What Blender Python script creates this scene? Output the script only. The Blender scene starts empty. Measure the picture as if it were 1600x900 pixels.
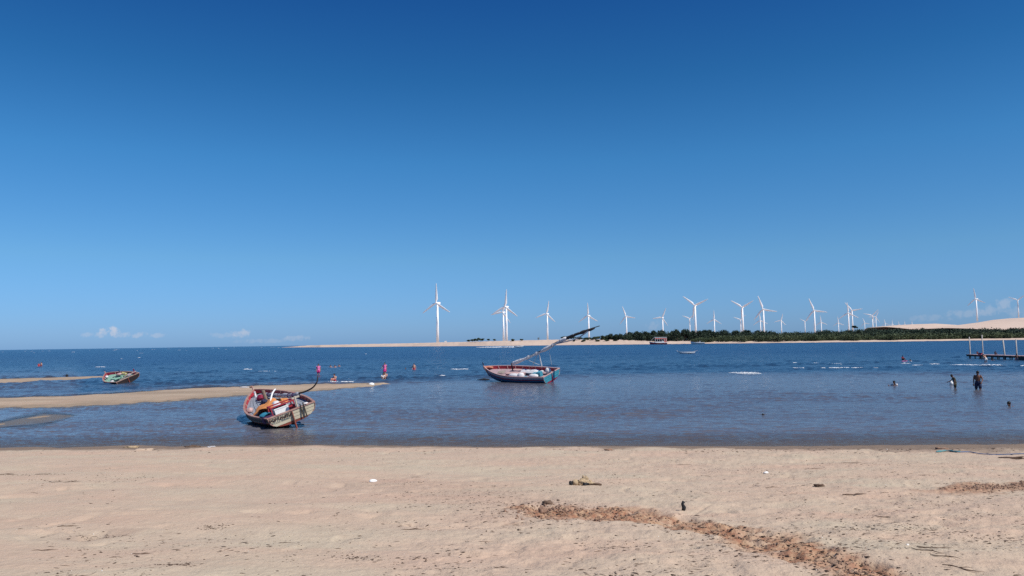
import bpy, math, random
import numpy as np
from mathutils import Vector, Matrix, Euler
random.seed(7); rng = np.random.default_rng(11)
S = bpy.context.scene
COL = S.collection
R = math.radians
# ---------------------------------------------------------------- camera
H = 3.6; F = 1230.0
PITCH = math.atan(85.0 / F); ROLL = math.atan(5.75 / 400)
fw = Vector((0, math.cos(PITCH), math.sin(PITCH)))
r0 = Vector((1, 0, 0)); u0 = Vector((0, -math.sin(PITCH), math.cos(PITCH)))
rt = r0 * math.cos(ROLL) - u0 * math.sin(ROLL)
up = u0 * math.cos(ROLL) + r0 * math.sin(ROLL)
cam = bpy.data.cameras.new('camera'); camo = bpy.data.objects.new('camera', cam); COL.objects.link(camo)
M = Matrix((rt, up, -fw)).transposed().to_4x4(); M.translation = Vector((0, 0, H))
camo.matrix_world = M
cam.sensor_width = 36; cam.lens = 36 * F / 1600; cam.clip_start = 0.05; cam.clip_end = 60000
S.camera = camo
# ---------------------------------------------------------------- sun, sky, exposure
SUN_EL, SUN_AZ = R(52), R(128)      # azimuth clockwise from +Y (the view direction)
sd = Vector((math.sin(SUN_AZ) * math.cos(SUN_EL), math.cos(SUN_AZ) * math.cos(SUN_EL), math.sin(SUN_EL)))
sl = bpy.data.lights.new('sun', 'SUN'); sl.energy = 4.9; sl.angle = R(0.53); sl.color = (1, .95, .87)
so = bpy.data.objects.new('sun', sl); so.rotation_euler = (-sd).to_track_quat('-Z', 'Y').to_euler(); COL.objects.link(so)
S.view_settings.view_transform = 'Standard'; S.view_settings.look = 'None'
S.view_settings.exposure = 0.0; S.view_settings.gamma = 1; S.view_settings.use_curve_mapping = False
S.render.engine = 'CYCLES'
S.cycles.use_denoising = False
S.cycles.max_bounces = 6; S.cycles.transparent_max_bounces = 8; S.cycles.sample_clamp_indirect = 4

def ray(u, v):
    return fw + rt * ((u - 800) / F) + up * ((450 - v) / F)
def G(u, v, z=0.0):                     # the ground point seen at a pixel of the 1600x900 photograph
    d = ray(u, v); t = (z - H) / d.z
    return Vector((d.x * t, d.y * t, z))
def P(u, v, Y):                         # the point seen at a pixel, Y metres ahead
    d = ray(u, v); t = Y / d.y
    return Vector((d.x * t, Y, H + d.z * t))

W = bpy.data.worlds.new("World"); S.world = W; W.use_nodes = True
nt = W.node_tree; N = nt.nodes; L = nt.links
for n in list(N): N.remove(n)
out = N.new('ShaderNodeOutputWorld'); bg = N.new('ShaderNodeBackground'); bg.inputs[1].default_value = 0.085
sky = N.new('ShaderNodeTexSky'); sky.sky_type = 'NISHITA'; sky.sun_disc = False
sky.sun_elevation = SUN_EL; sky.sun_rotation = SUN_AZ
sky.altitude = 0; sky.air_density = 1.0; sky.dust_density = 0.3; sky.ozone_density = 1.5
hs = N.new('ShaderNodeHueSaturation'); hs.inputs['Saturation'].default_value = 1.0; hs.inputs['Value'].default_value = 1.0
gm = N.new('ShaderNodeGamma'); gm.inputs[1].default_value = 1.0
L.new(sky.outputs[0], hs.inputs['Color']); L.new(hs.outputs[0], gm.inputs[0])
def mnode(T, op, a, b=None, c=None, clamp=False):
    n = T.nodes.new('ShaderNodeMath'); n.operation = op; n.use_clamp = clamp
    for i, x in enumerate((a, b, c)):
        if x is None: continue
        if isinstance(x, (int, float)): n.inputs[i].default_value = x
        else: T.links.new(x, n.inputs[i])
    return n.outputs[0]
tc = N.new('ShaderNodeTexCoord'); sp = N.new('ShaderNodeSeparateXYZ'); L.new(tc.outputs['Generated'], sp.inputs[0])
az = mnode(nt, 'ARCTAN2', sp.outputs[0], sp.outputs[1]); el = mnode(nt, 'ARCSINE', sp.outputs[2])
cn = N.new('ShaderNodeTexNoise'); cn.inputs['Scale'].default_value = 150; cn.inputs['Detail'].default_value = 6; cn.inputs['Roughness'].default_value = .6
L.new(tc.outputs['Generated'], cn.inputs['Vector'])
total = None
CLOUDS = [(172, 519, 15, 9, .75), (176, 523, 34, 5, .35), (215, 523, 17, 5, .35), (246, 524, 14, 4, .3), (138, 523, 13, 4, .25), (376, 521, 15, 7, .5),
          (352, 524, 26, 5, .2), (462, 529, 26, 5, .3), (410, 533, 40, 4, .18), (1568, 475, 14, 9, .32), (1548, 486, 24, 8, .27), (1508, 490, 30, 7, .22),
          (1020, 508, 14, 8, .16), (1590, 488, 18, 9, .2), (1455, 497, 30, 6, .16)]
for (u, v, wu, wv, s) in CLOUDS:
    d = ray(u, v).normalized(); a0 = math.atan2(d.x, d.y); e0 = math.asin(d.z)
    da = mnode(nt, 'MULTIPLY', mnode(nt, 'SUBTRACT', az, a0), F / wu)
    de = mnode(nt, 'MULTIPLY', mnode(nt, 'SUBTRACT', el, e0), F / wv)
    q = mnode(nt, 'ADD', mnode(nt, 'MULTIPLY', da, da), mnode(nt, 'MULTIPLY', de, de))
    k = mnode(nt, 'SUBTRACT', 1.0, q)
    k = mnode(nt, 'ADD', k, mnode(nt, 'MULTIPLY', mnode(nt, 'SUBTRACT', cn.outputs[0], .53), 4.5), clamp=True)
    # keep the noise inside the blob
    k = mnode(nt, 'MULTIPLY', k, mnode(nt, 'MULTIPLY', mnode(nt, 'SUBTRACT', 1.7, q, clamp=True), s * .64))
    total = k if total is None else mnode(nt, 'MAXIMUM', total, k)
# the sea air of that day: deeper blue than the model's, still blue at the horizon (a function of elevation only)
tint = N.new('ShaderNodeValToRGB'); te = tint.color_ramp.elements
STOPS = ((0.0, (.34, .66, 1.50)), (.0174, (.368, .676, 1.427)), (.105, (.407, .785, 1.216)), (.224, (.273, .779, 1.212)), (.32, (.16, .625, 1.06)), (.4055, (.11, .50, 1.0)), (.7, (.11, .46, .95)))
te[0].position = 0; te[0].color = tuple(c / 1.5 for c in STOPS[0][1]) + (1,); te[1].position = .7; te[1].color = tuple(c / 1.5 for c in STOPS[-1][1]) + (1,)
for z_, c_ in STOPS[1:-1]:
    q = te.new(z_); q.color = tuple(c / 1.5 for c in c_) + (1,)
L.new(sp.outputs[2], tint.inputs[0])
vm = N.new('ShaderNodeVectorMath'); vm.operation = 'MULTIPLY'; L.new(gm.outputs[0], vm.inputs[0]); L.new(tint.outputs[0], vm.inputs[1])
vs_ = N.new('ShaderNodeVectorMath'); vs_.operation = 'SCALE'; vs_.inputs['Scale'].default_value = 1.5; L.new(vm.outputs[0], vs_.inputs[0])
mxc = N.new('ShaderNodeMix'); mxc.data_type = 'RGBA'; L.new(total, mxc.inputs[0]); L.new(vs_.outputs[0], mxc.inputs[6])
mxc.inputs[7].default_value = (9.0, 8.2, 8.3, 1)
L.new(mxc.outputs[2], bg.inputs[0]); L.new(bg.outputs[0], out.inputs[0])

# ---------------------------------------------------------------- materials
def mat(name, col, rough=.7, var=.12, scale=6.0, bump=.0, bscale=40.0, col2=None, spec=.3, metal=0, sharp=False, coat=0):
    m = bpy.data.materials.new(name); m.use_nodes = True; T = m.node_tree
    b = T.nodes['Principled BSDF']; b.inputs['Roughness'].default_value = rough
    b.inputs['Specular IOR Level'].default_value = spec; b.inputs['Metallic'].default_value = metal
    b.inputs['Coat Weight'].default_value = coat
    c = T.nodes.new('ShaderNodeTexCoord')
    n = T.nodes.new('ShaderNodeTexNoise'); n.inputs['Scale'].default_value = scale; n.inputs['Detail'].default_value = 6; n.inputs['Roughness'].default_value = .65
    T.links.new(c.outputs['Object'], n.inputs['Vector'])
    r = T.nodes.new('ShaderNodeValToRGB')
    lo, hi = (.46, .56) if sharp else (.3, .7)
    r.color_ramp.elements[0].position = lo; r.color_ramp.elements[1].position = hi
    a = col2 if col2 else tuple(x * (1 - var) for x in col); bcol = col if col2 else tuple(min(1, x * (1 + var)) for x in col)
    r.color_ramp.elements[0].color = (*a, 1); r.color_ramp.elements[1].color = (*bcol, 1)
    T.links.new(n.outputs[0], r.inputs[0]); T.links.new(r.outputs[0], b.inputs['Base Color'])
    if bump:
        n2 = T.nodes.new('ShaderNodeTexNoise'); n2.inputs['Scale'].default_value = bscale; n2.inputs['Detail'].default_value = 4
        T.links.new(c.outputs['Object'], n2.inputs['Vector'])
        bp = T.nodes.new('ShaderNodeBump'); bp.inputs['Strength'].default_value = 1; bp.inputs['Distance'].default_value = bump
        T.links.new(n2.outputs[0], bp.inputs['Height']); T.links.new(bp.outputs[0], b.inputs['Normal'])
    return m
MT = dict(
    white=mat('white_paint', (.8, .8, .78), .45, .06), turbine=mat('turbine_white', (.86, .86, .86), .4, .03, .05),
    cream=mat('cream_paint', (.70, .63, .47), .6, .1, 4, .004, col2=(.56, .49, .35)), dark_hull=mat('tarred_hull', (.035, .04, .05), .5, .3, 3, .004, col2=(.09, .07, .05)),
    brown_hull=mat('brown_hull', (.055, .035, .03), .6, .3, 3, .004, col2=(.025, .02, .022)),
    oxide=mat('red_oxide', (.32, .075, .05), .6, .2, 5, .003, col2=(.2, .06, .045)), red=mat('faded_red', (.42, .035, .05), .55, .2, 5, .003, col2=(.3, .03, .04)),
    pinkrail=mat('pink_rail', (.56, .36, .34), .6, .15, 6, .003, col2=(.42, .3, .28)), greydeck=mat('grey_deck', (.30, .33, .38), .75, .15, 5, .004, col2=(.22, .24, .28)),
    pinkgrey=mat('pinkish_grey', (.46, .31, .33), .65, .15, 5, .004, col2=(.36, .29, .31)), blue_hull=mat('blue_hull', (.035, .15, .31), .5, .2, 3, .003, col2=(.03, .10, .2)),
    turquoise=mat('turquoise_paint', (.06, .32, .41), .6, .2, 6, .003, col2=(.04, .2, .29)), orange=mat('orange_cloth', (.66, .25, .07), .85, .2, 5, .02, 8, col2=(.55, .24, .09)),
    orange_paint=mat('orange_paint', (.62, .2, .1), .6, .2, 8, .003, col2=(.45, .2, .15)),
    canvas=mat('white_canvas', (.68, .66, .66), .85, .12, 7, .01, 15), greysail=mat('grey_canvas', (.34, .34, .38), .85, .25, 9, .01, 20),
    wood=mat('weathered_wood', (.30, .22, .16), .8, .25, 8, .004, col2=(.19, .14, .11)), palewood=mat('pale_wood', (.50, .44, .36), .8, .15, 8, .004),
    darkwood=mat('dark_wood', (.05, .04, .035), .7, .3, 10, .003), black=mat('black_thing', (.02, .02, .022), .6, .2),
    blue=mat('blue_plastic', (.03, .16, .38), .45, .1), teal=mat('teal_cloth', (.04, .24, .34), .7, .2), navy=mat('navy_cloth', (.025, .03, .07), .85, .2),
    purple=mat('dark_purple', (.07, .03, .09), .7, .2), green=mat('green_deck', (.17, .42, .30), .7, .2, 5, .004, col2=(.3, .42, .36)),
    yellow=mat('yellow_cloth', (.5, .42, .16), .8, .15), worn_rail=mat('worn_red_rail', (.46, .33, .27), .65, .2, 5, .003, col2=(.30, .12, .10)), coral=mat('coral_paint', (.7, .2, .17), .6, .15), maroon=mat('maroon_paint', (.24, .02, .05), .6, .2, 6, .003), rope=mat('rope_fibre', (.55, .52, .46), .9, .1, 30),
    lettering=mat('brown_lettering', (.035, .012, .015), .7, .1), concrete=mat('pale_post', (.50, .46, .42), .85, .2, 3, .004, col2=(.36, .33, .3)),
    redcloth=mat('red_cloth', (.5, .05, .07), .85, .15), pink=mat('pink_cloth', (.85, .2, .42), .85, .12), magenta=mat('magenta_cloth', (.6, .04, .2), .85, .12),
    hair=mat('black_hair', (.015, .012, .012), .6, .2), skin_dark=mat('brown_skin', (.16, .075, .05), .5, .08, 3), skin_tan=mat('tan_skin', (.36, .19, .125), .5, .08, 3),
    skin_light=mat('light_skin', (.55, .3, .22), .5, .08, 3), eye=mat('dark_eye', (.02, .015, .01), .3, .05), olive=mat('olive_cloth', (.06, .06, .04), .85, .2),
    foam=mat('foam', (.85, .87, .88), .9, .04, 20), husk=mat('coconut_husk', (.50, .39, .25), .95, .25, 30, .01, 60, col2=(.33, .23, .14)),
    stick=mat('dry_stick', (.13, .085, .06), .9, .3, 20, .003), clay=mat('red_clay', (.37, .235, .165), .95, .25, 14, .01, 50, col2=(.20, .12, .085)),
    leaf=mat('dead_leaf', (.08, .05, .035), .9, .35, 4), glass=mat('dark_glass', (.03, .05, .07), .1, .1, spec=.6),
    bluerope=mat('blue_rope', (.05, .14, .32), .8, .2, 20), tealrope=mat('teal_net', (.1, .25, .27), .8, .2, 20), shell=mat('shell', (.72, .68, .62), .8, .1),
)
def foliage(name, c1, c2, c3, scale):
    m = bpy.data.materials.new(name); m.use_nodes = True; T = m.node_tree; b = T.nodes['Principled BSDF']
    b.inputs['Roughness'].default_value = .7; b.inputs['Specular IOR Level'].default_value = .2
    c = T.nodes.new('ShaderNodeTexCoord'); n = T.nodes.new('ShaderNodeTexNoise'); n.inputs['Scale'].default_value = scale; n.inputs['Detail'].default_value = 5
    g = T.nodes.new('ShaderNodeNewGeometry')
    T.links.new(c.outputs['Object'], n.inputs['Vector'])
    a = mnode(T, 'ADD', mnode(T, 'MULTIPLY', g.outputs['Random Per Island'], .35), mnode(T, 'MULTIPLY', n.outputs[0], .8))
    r = T.nodes.new('ShaderNodeValToRGB'); e = r.color_ramp.elements
    e[0].position = .3; e[0].color = (*c1, 1); e[1].position = .85; e[1].color = (*c3, 1); k = e.new(.58); k.color = (*c2, 1)
    T.links.new(a, r.inputs[0]); T.links.new(r.outputs[0], b.inputs['Base Color'])
    return m
MT['mangrove'] = foliage('mangrove_leaves', (.018, .034, .026), (.034, .056, .038), (.06, .085, .05), .05)
MT['scrub'] = foliage('scrub_leaves', (.045, .066, .033), (.075, .10, .05), (.115, .135, .07), .04)
MT['bush'] = foliage('bush_leaves', (.018, .035, .02), (.035, .055, .03), (.06, .08, .04), .2)
MT['paletree'] = foliage('pale_twigs', (.12, .14, .15), (.17, .19, .2), (.22, .24, .25), .3)
MT['bark'] = mat('bark', (.14, .11, .09), .9, .3, 5)

# ---------------------------------------------------------------- mesh helpers
class MB:
    def __init__(s): s.v = []; s.f = []
    def add(s, vs, fs):
        o = len(s.v); s.v += [tuple(x) for x in vs]; s.f += [tuple(i + o for i in f) for f in fs]; return s
    def box(s, c, sz, rot=None, taper=1.0, bev=0.0):
        c = Vector(c); x, y, z = (k / 2 for k in sz); pts = []
        for k, t in ((-1, 1.0), (1, taper)):
            for a, b in ((-1, -1), (1, -1), (1, 1), (-1, 1)):
                pts.append(Vector((a * x * t, b * y * t, k * z)))
        if rot is not None:
            q = Euler(rot).to_matrix() if not isinstance(rot, Matrix) else rot
            pts = [q @ p for p in pts]
        return s.add([p + c for p in pts], [(3, 2, 1, 0), (4, 5, 6, 7), (0, 1, 5, 4), (1, 2, 6, 5), (2, 3, 7, 6), (3, 0, 4, 7)])
    def tube(s, pts, rad, n=8, cap=True, flat=1.0):
        pts = [Vector(p) for p in pts]
        if isinstance(rad, (int, float)): rad = [rad] * len(pts)
        o = len(s.v); ref = None
        for i, p in enumerate(pts):
            t = (pts[min(i + 1, len(pts) - 1)] - pts[max(i - 1, 0)]).normalized()
            if ref is None: ref = t.orthogonal().normalized()
            ref = (ref - t * ref.dot(t)).normalized(); b = t.cross(ref)
            for k in range(n):
                a = 2 * math.pi * k / n; s.v.append(tuple(p + ref * math.cos(a) * rad[i] + b * math.sin(a) * rad[i] * flat))
        for i in range(len(pts) - 1):
            for k in range(n):
                s.f.append((o + i * n + k, o + i * n + (k + 1) % n, o + (i + 1) * n + (k + 1) % n, o + (i + 1) * n + k))
        if cap:
            s.f.append(tuple(o + k for k in range(n))[::-1]); s.f.append(tuple(o + (len(pts) - 1) * n + k for k in range(n)))
        return s
    def ell(s, c, r, nu=10, nv=7, rot=None, noise=0, seed=0):
        c = Vector(c); q = Euler(rot).to_matrix() if rot else Matrix.Identity(3); rr = random.Random(seed)
        vs = []; fs = []
        for j in range(1, nv):
            th = math.pi * j / nv
            for i in range(nu):
                a = 2 * math.pi * i / nu; k = 1 + noise * (rr.random() - .5) * 2
                vs.append(c + q @ Vector((r[0] * math.sin(th) * math.cos(a) * k, r[1] * math.sin(th) * math.sin(a) * k, r[2] * math.cos(th) * k)))
        t = len(vs); vs.append(c + q @ Vector((0, 0, r[2]))); vs.append(c + q @ Vector((0, 0, -r[2])))
        for i in range(nu):
            fs.append((t, i, (i + 1) % nu)); fs.append((t + 1, (nv - 2) * nu + (i + 1) % nu, (nv - 2) * nu + i))
            for j in range(nv - 2):
                fs.append((j * nu + i, (j + 1) * nu + i, (j + 1) * nu + (i + 1) % nu, j * nu + (i + 1) % nu))
        return s.add(vs, fs)
    def grid(s, g, close=False):
        o = len(s.v); n = len(g[0])
        for row in g: s.v += [tuple(p) for p in row]
        for i in range(len(g) - 1):
            for j in range(n - 1 + (1 if close else 0)):
                s.f.append((o + i * n + j, o + i * n + (j + 1) % n, o + (i + 1) * n + (j + 1) % n, o + (i + 1) * n + j))
        return s
    def build(s, name, m, parent=None, smooth=False, mw=None, **pr):
        me = bpy.data.meshes.new(name); me.from_pydata(s.v, [], s.f); me.update()
        if smooth: me.polygons.foreach_set('use_smooth', [True] * len(me.polygons))
        me.materials.append(MT[m] if isinstance(m, str) else m)
        o = bpy.data.objects.new(name, me); COL.objects.link(o)
        if parent is not None: o.parent = parent
        if mw is not None: o.matrix_world = mw
        for k, v in pr.items(): o[k] = v
        return o
def tag(o, label=None, category=None, group=None, kind=None):
    for k, v in (('label', label), ('category', category), ('group', group), ('kind', kind)):
        if v: o[k] = v
    return o
def thing(name, label, category, loc=(0, 0, 0), rot=(0, 0, 0), group=None, mw=None):
    o = bpy.data.objects.new(name, None); COL.objects.link(o); o.empty_display_size = .3
    o.location = loc; o.rotation_euler = rot
    if mw is not None: o.matrix_world = mw
    return tag(o, label, category, group)
def npmesh(name, V, Q, m, smooth=True, attrs=None, parent=None, **pr):
    me = bpy.data.meshes.new(name); me.vertices.add(len(V)); me.vertices.foreach_set('co', V.astype(np.float32).ravel())
    k = Q.shape[1]; me.loops.add(len(Q) * k); me.loops.foreach_set('vertex_index', Q.astype(np.int32).ravel())
    me.polygons.add(len(Q)); me.polygons.foreach_set('loop_start', np.arange(0, len(Q) * k, k, dtype=np.int32))
    me.polygons.foreach_set('loop_total', np.full(len(Q), k, dtype=np.int32))
    if smooth: me.polygons.foreach_set('use_smooth', np.ones(len(Q), dtype=bool))
    me.update(calc_edges=True)
    for a, val in (attrs or {}).items():
        at = me.attributes.new(a, 'FLOAT', 'POINT'); at.data.foreach_set('value', val.astype(np.float32).ravel())
    me.materials.append(MT[m] if isinstance(m, str) else m)
    o = bpy.data.objects.new(name, me); COL.objects.link(o)
    if parent is not None: o.parent = parent
    for a, v in pr.items(): o[a] = v
    return o
def gridq(nr, nc, wrap=False):
    i = np.arange(nr - 1)[:, None]; j = np.arange(nc if wrap else nc - 1)[None, :]; j2 = (j + 1) % nc
    return np.stack([i * nc + j, i * nc + j2, (i + 1) * nc + j2, (i + 1) * nc + j], -1).reshape(-1, 4)
def vnoise(x, y, seed=0):
    xi = np.floor(x).astype(np.int64); yi = np.floor(y).astype(np.int64); fx = x - xi; fy = y - yi
    def h(a, b):
        n = (a * 374761393 + b * 668265263 + seed * 974634777) & 0xffffffff
        n = ((n ^ (n >> 13)) * 1274126177) & 0xffffffff
        return ((n ^ (n >> 16)) & 0xffff) / 65535.0
    fx = fx * fx * fx * (fx * (fx * 6 - 15) + 10); fy = fy * fy * fy * (fy * (fy * 6 - 15) + 10)
    return (h(xi, yi) * (1 - fx) + h(xi + 1, yi) * fx) * (1 - fy) + (h(xi, yi + 1) * (1 - fx) + h(xi + 1, yi + 1) * fx) * fy - .5
def fbm(x, y, o=4, seed=0, g=.5):
    s = 0; a = 1
    for k in range(o): s = s + a * vnoise(x * 2 ** k + 17.3 * k, y * 2 ** k - 9.1 * k, seed + k); a *= g
    return s
def sstep(a, b, x):
    t = np.clip((x - a) / (b - a), 0, 1); return t * t * (3 - 2 * t)

# ---------------------------------------------------------------- the beach
sh = [G(u, v) for u, v in ((0, 703), (200, 699.5), (400, 697), (640, 697), (900, 698), (1100, 697), (1300, 696.6), (1450, 695), (1600, 694))]
SX = np.array([-400.] + [p.x for p in sh] + [400.]); SY = np.array([sh[0].y + 20.] + [p.y for p in sh] + [sh[-1].y + 5])
def shore_y(x): return np.interp(x, SX, SY) + .55 * fbm(np.asarray(x, float) * .16, np.zeros_like(np.asarray(x, float)) + .5, 4, 140)
REFLECTION_SHOAL = G(432, 686)  # sand rise added below the cream boat, standing in partly for its reflection
def seg_dist(x, y, pts):
    best = np.full_like(x, 1e9); tt = np.zeros_like(x)
    for k in range(len(pts) - 1):
        ax, ay = pts[k]; bx, by = pts[k + 1]; dx, dy = bx - ax, by - ay
        t = np.clip(((x - ax) * dx + (y - ay) * dy) / (dx * dx + dy * dy), 0, 1)
        d = np.hypot(x - ax - t * dx, y - ay - t * dy); m = d < best
        best = np.where(m, d, best); tt = np.where(m, k + t, tt)
    return best, tt
def base_z(x, y):
    d = shore_y(x) - y
    land = 0.0745 * d + .05 * (1 - np.exp(-np.clip(d, 0, None) / 1.2))
    land = np.where(d > 27, 2.06 + (d - 27) * .01, land)
    sea = -.028 * np.clip(-d, 0, 16) - .10 * np.clip(-d - 45, 0, 30)
    sea = np.maximum(sea, -.35 + .325 * np.exp(-(((x - REFLECTION_SHOAL.x) / 2.4) ** 2 + ((y - REFLECTION_SHOAL.y) / 1.6) ** 2)))
    return np.where(d > 0, land, np.minimum(sea, -.018 * np.clip(-d, 0, 1.4)))
def Gs(u, v):                            # point on the sloping sand under a pixel
    d = ray(u, v); t = 1.0
    lo, hi = 1.0, 60.0
    for _ in range(40):
        t = (lo + hi) / 2; z = H + d.z * t; g = float(base_z(np.array(d.x * t), np.array(d.y * t)))
        if z > g: lo = t
        else: hi = t
    return Vector((d.x * t, d.y * t, H + d.z * t))
def GsV(u, v):                          # the same for arrays
    dx = fw.x + rt.x * (u - 800) / F + up.x * (450 - v) / F; dy = fw.y + rt.y * (u - 800) / F + up.y * (450 - v) / F; dz = fw.z + rt.z * (u - 800) / F + up.z * (450 - v) / F
    lo = np.full(len(u), 1.0); hi = np.full(len(u), 60.0)
    for _ in range(26):
        t = (lo + hi) / 2; above = H + dz * t > base_z(dx * t, dy * t); lo = np.where(above, t, lo); hi = np.where(above, hi, t)
    return dx * lo, dy * lo
def pl(pts): return [(Gs(*p).x, Gs(*p).y) for p in pts]
TR = pl([(830, 792), (880, 797), (960, 802), (1060, 812), (1130, 826), (1200, 843), (1280, 868), (1340, 888), (1400, 915)])
TRW = np.array([.35, .85, .80, .50, .42, .44, .42, .40, .38])
TR2 = pl([(590, 755), (700, 762), (780, 782), (850, 795)])
PATCH = pl([(1500, 766), (1560, 762), (1640, 758)])
def sand_relief(x, y):
    d1, t1 = seg_dist(x, y, TR); w1 = np.interp(t1, np.arange(len(TRW)), TRW)
    w1 = w1 * (1 + .9 * fbm(x * 2.2, y * 2.2, 3, 5)); tr = 1 - sstep(w1 * .45, w1 * 1.25, d1)
    d2, t2 = seg_dist(x, y, TR2); tr2 = (1 - sstep(.3, 1.5, d2 + .6 * fbm(x, y, 3, 8)))
    d3, t3 = seg_dist(x, y, PATCH); tr3 = 1 - sstep(.35, .75, d3 + .5 * fbm(x * 2, y * 2, 3, 15))
    rough = sstep(-.25, .35, fbm(x * .35 + 3, y * .35, 3, 21) + np.clip(x * .03, -.25, .25))
    z = .07 * fbm(x * .25, y * .45, 3, 1) + .035 * fbm(x * .9, y * 1.3, 3, 2)
    z = z + rough * (.034 * fbm(x * 2.4, y * 2.4, 3, 3) + .017 * fbm(x * 8, y * 8, 3, 4))
    z = z + .006 * fbm(x * 14, y * 14, 2, 31)
    foot = np.clip(vnoise(x * 3.1, y * 3.1, 44) - .18, 0, 1) * np.clip(vnoise(x * .9, y * .9, 45) + .25, 0, 1) * 1.6
    z = z - foot * .13
    drag = np.clip(.05 - np.abs(vnoise(x * .35 + y * .9, y * .25 - x * .5, 47)), 0, 1) * np.clip(fbm(x * .4, y * .4, 2, 48) + .15, 0, 1); z = z - drag * .9
    z = z - .035 * tr + tr * (.085 * fbm(x * 3.5, y * 5, 4, 6, .65)) + tr2 * .02 * fbm(x * 6, y * 6, 3, 9) + tr3 * (.03 + .05 * fbm(x * 6, y * 6, 3, 16))
    # wind scarp at the left
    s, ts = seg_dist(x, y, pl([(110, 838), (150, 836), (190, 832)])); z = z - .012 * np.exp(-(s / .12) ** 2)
    edge = np.exp(-(np.clip(shore_y(x) - y, 0, 99) / 1.0) ** 2)
    return z * (1 - .8 * edge) * sstep(-1.5, 1.2, shore_y(x) - y), tr, tr2, tr3, s
th_f = np.radians(np.linspace(-37, 37, 900)); th_c = np.radians(np.linspace(37, 323, 120)[1:-1])
TH = np.concatenate([th_f, th_c]); n_th = len(TH)
vrows = np.linspace(1.0, 1 / 34.0, 1)      # placeholder
k_ = np.linspace(0, 1, 480)
# rows uniform in the picture: row angle is (H - z) / r
rr = np.concatenate([np.linspace(.3, 4.6, 14)[:-1], 1 / np.linspace(1 / 4.6, 1 / 31., 430), np.geomspace(31.5, 60, 12), np.geomspace(70, 12000, 26)])
def polar(rs, ths):
    rg, tg = np.meshgrid(rs, ths, indexing='ij'); return rg * np.sin(tg), rg * np.cos(tg), rg
X, Y, RG = polar(rr, TH)
z0 = base_z(X, Y); zr, tr, tr2, tr3, scarp = sand_relief(X, Y); near = 1 - sstep(60, 90, RG)
Z = z0 + zr * near
clay = np.clip(tr * np.clip(1.05 + 1.1 * fbm(X * 3, Y * 3, 4, 51), 0, 1) + tr3 * .8, 0, 1)
wth = .17 + .20 * sstep(6, 13, X) + .09 * sstep(-11, -17, X); wetz = 1 - sstep(wth * .55, wth * 1.15, Z + .05 * fbm(X * .7, Y * .7, 3, 61))
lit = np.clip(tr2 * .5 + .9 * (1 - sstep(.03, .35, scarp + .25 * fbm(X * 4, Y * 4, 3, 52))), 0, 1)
def sand_material():
    m = bpy.data.materials.new('beach_sand'); m.use_nodes = True; T = m.node_tree; b = T.nodes['Principled BSDF']
    c = T.nodes.new('ShaderNodeTexCoord')
    def noise(s, d=5, r=.6, vec=None):
        n = T.nodes.new('ShaderNodeTexNoise'); n.inputs['Scale'].default_value = s; n.inputs['Detail'].default_value = d; n.inputs['Roughness'].default_value = r
        T.links.new(vec or c.outputs['Object'], n.inputs['Vector']); return n.outputs[0]
    def mix(f, a, bb):
        n = T.nodes.new('ShaderNodeMix'); n.data_type = 'RGBA'
        if isinstance(f, (int, float)): n.inputs[0].default_value = f
        else: T.links.new(f, n.inputs[0])
        for i, x in ((6, a), (7, bb)):
            if isinstance(x, tuple): n.inputs[i].default_value = (*x, 1)
            else: T.links.new(x, n.inputs[i])
        return n.outputs[2]
    def mr(x, a, bb, lo=0, hi=1):
        n = T.nodes.new('ShaderNodeMapRange'); T.links.new(x, n.inputs[0])
        for i, q in enumerate((a, bb, lo, hi)): n.inputs[i + 1].default_value = q
        return n.outputs[0]
    def attr(nm):
        n = T.nodes.new('ShaderNodeAttribute'); n.attribute_name = nm; return n.outputs['Fac']
    mp = T.nodes.new('ShaderNodeMapping'); mp.inputs['Scale'].default_value = (.35, 1.0, 1); T.links.new(c.outputs['Object'], mp.inputs[0])
    colr = mix(mr(noise(.35), .38, .62), (.50, .38, .285), (.505, .415, .305))
    colr = mix(mr(noise(.8, 6, .6, mp.outputs[0]), .42, .68, 0, .75), colr, (.535, .365, .268))
    colr = mix(mr(noise(1.7, 6, .7), .48, .74, 0, .5), colr, (.40, .31, .23))
    colr = mix(mr(noise(6.0, 6, .75), .54, .74, 0, .6), colr, (.38, .285, .205))
    colr = mix(mr(noise(90., 4, .7), .58, .74, 0, .5), colr, (.24, .17, .125))
    colr = mix(mr(noise(60., 3, .6), .62, .75, 0, .5), colr, (.58, .48, .38))
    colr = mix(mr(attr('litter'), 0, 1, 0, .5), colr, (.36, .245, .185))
    colr = mix(attr('clay'), colr, mix(mr(noise(9, 5), .4, .6), (.31, .155, .095), (.42, .275, .175)))
    colr = mix(mr(attr('wet'), 0, 1, 0, .92), colr, (.20, .145, .105))
    T.links.new(colr, b.inputs['Base Color'])
    T.links.new(mr(attr('wet'), 0, 1, .95, .75), b.inputs['Roughness']); b.inputs['Specular IOR Level'].default_value = .12
    h = mnode(T, 'ADD', mnode(T, 'MULTIPLY', noise(30, 4, .6), .5), mnode(T, 'MULTIPLY', noise(8, 5, .65), 1.0))
    bp = T.nodes.new('ShaderNodeBump'); bp.inputs['Strength'].default_value = 1.0; bp.inputs['Distance'].default_value = .024
    T.links.new(h, bp.inputs['Height']); T.links.new(bp.outputs[0], b.inputs['Normal'])
    return m
MT['sand'] = sand_material()
npmesh('beach', np.stack([X, Y, Z], -1).reshape(-1, 3), gridq(len(rr), n_th, True), 'sand',
       attrs=dict(clay=clay, wet=wetz, litter=lit), kind='structure')
def surf_z(x, y):
    x = np.array([float(x)]); y = np.array([float(y)]); return float((base_z(x, y) + sand_relief(x, y)[0])[0])

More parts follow.
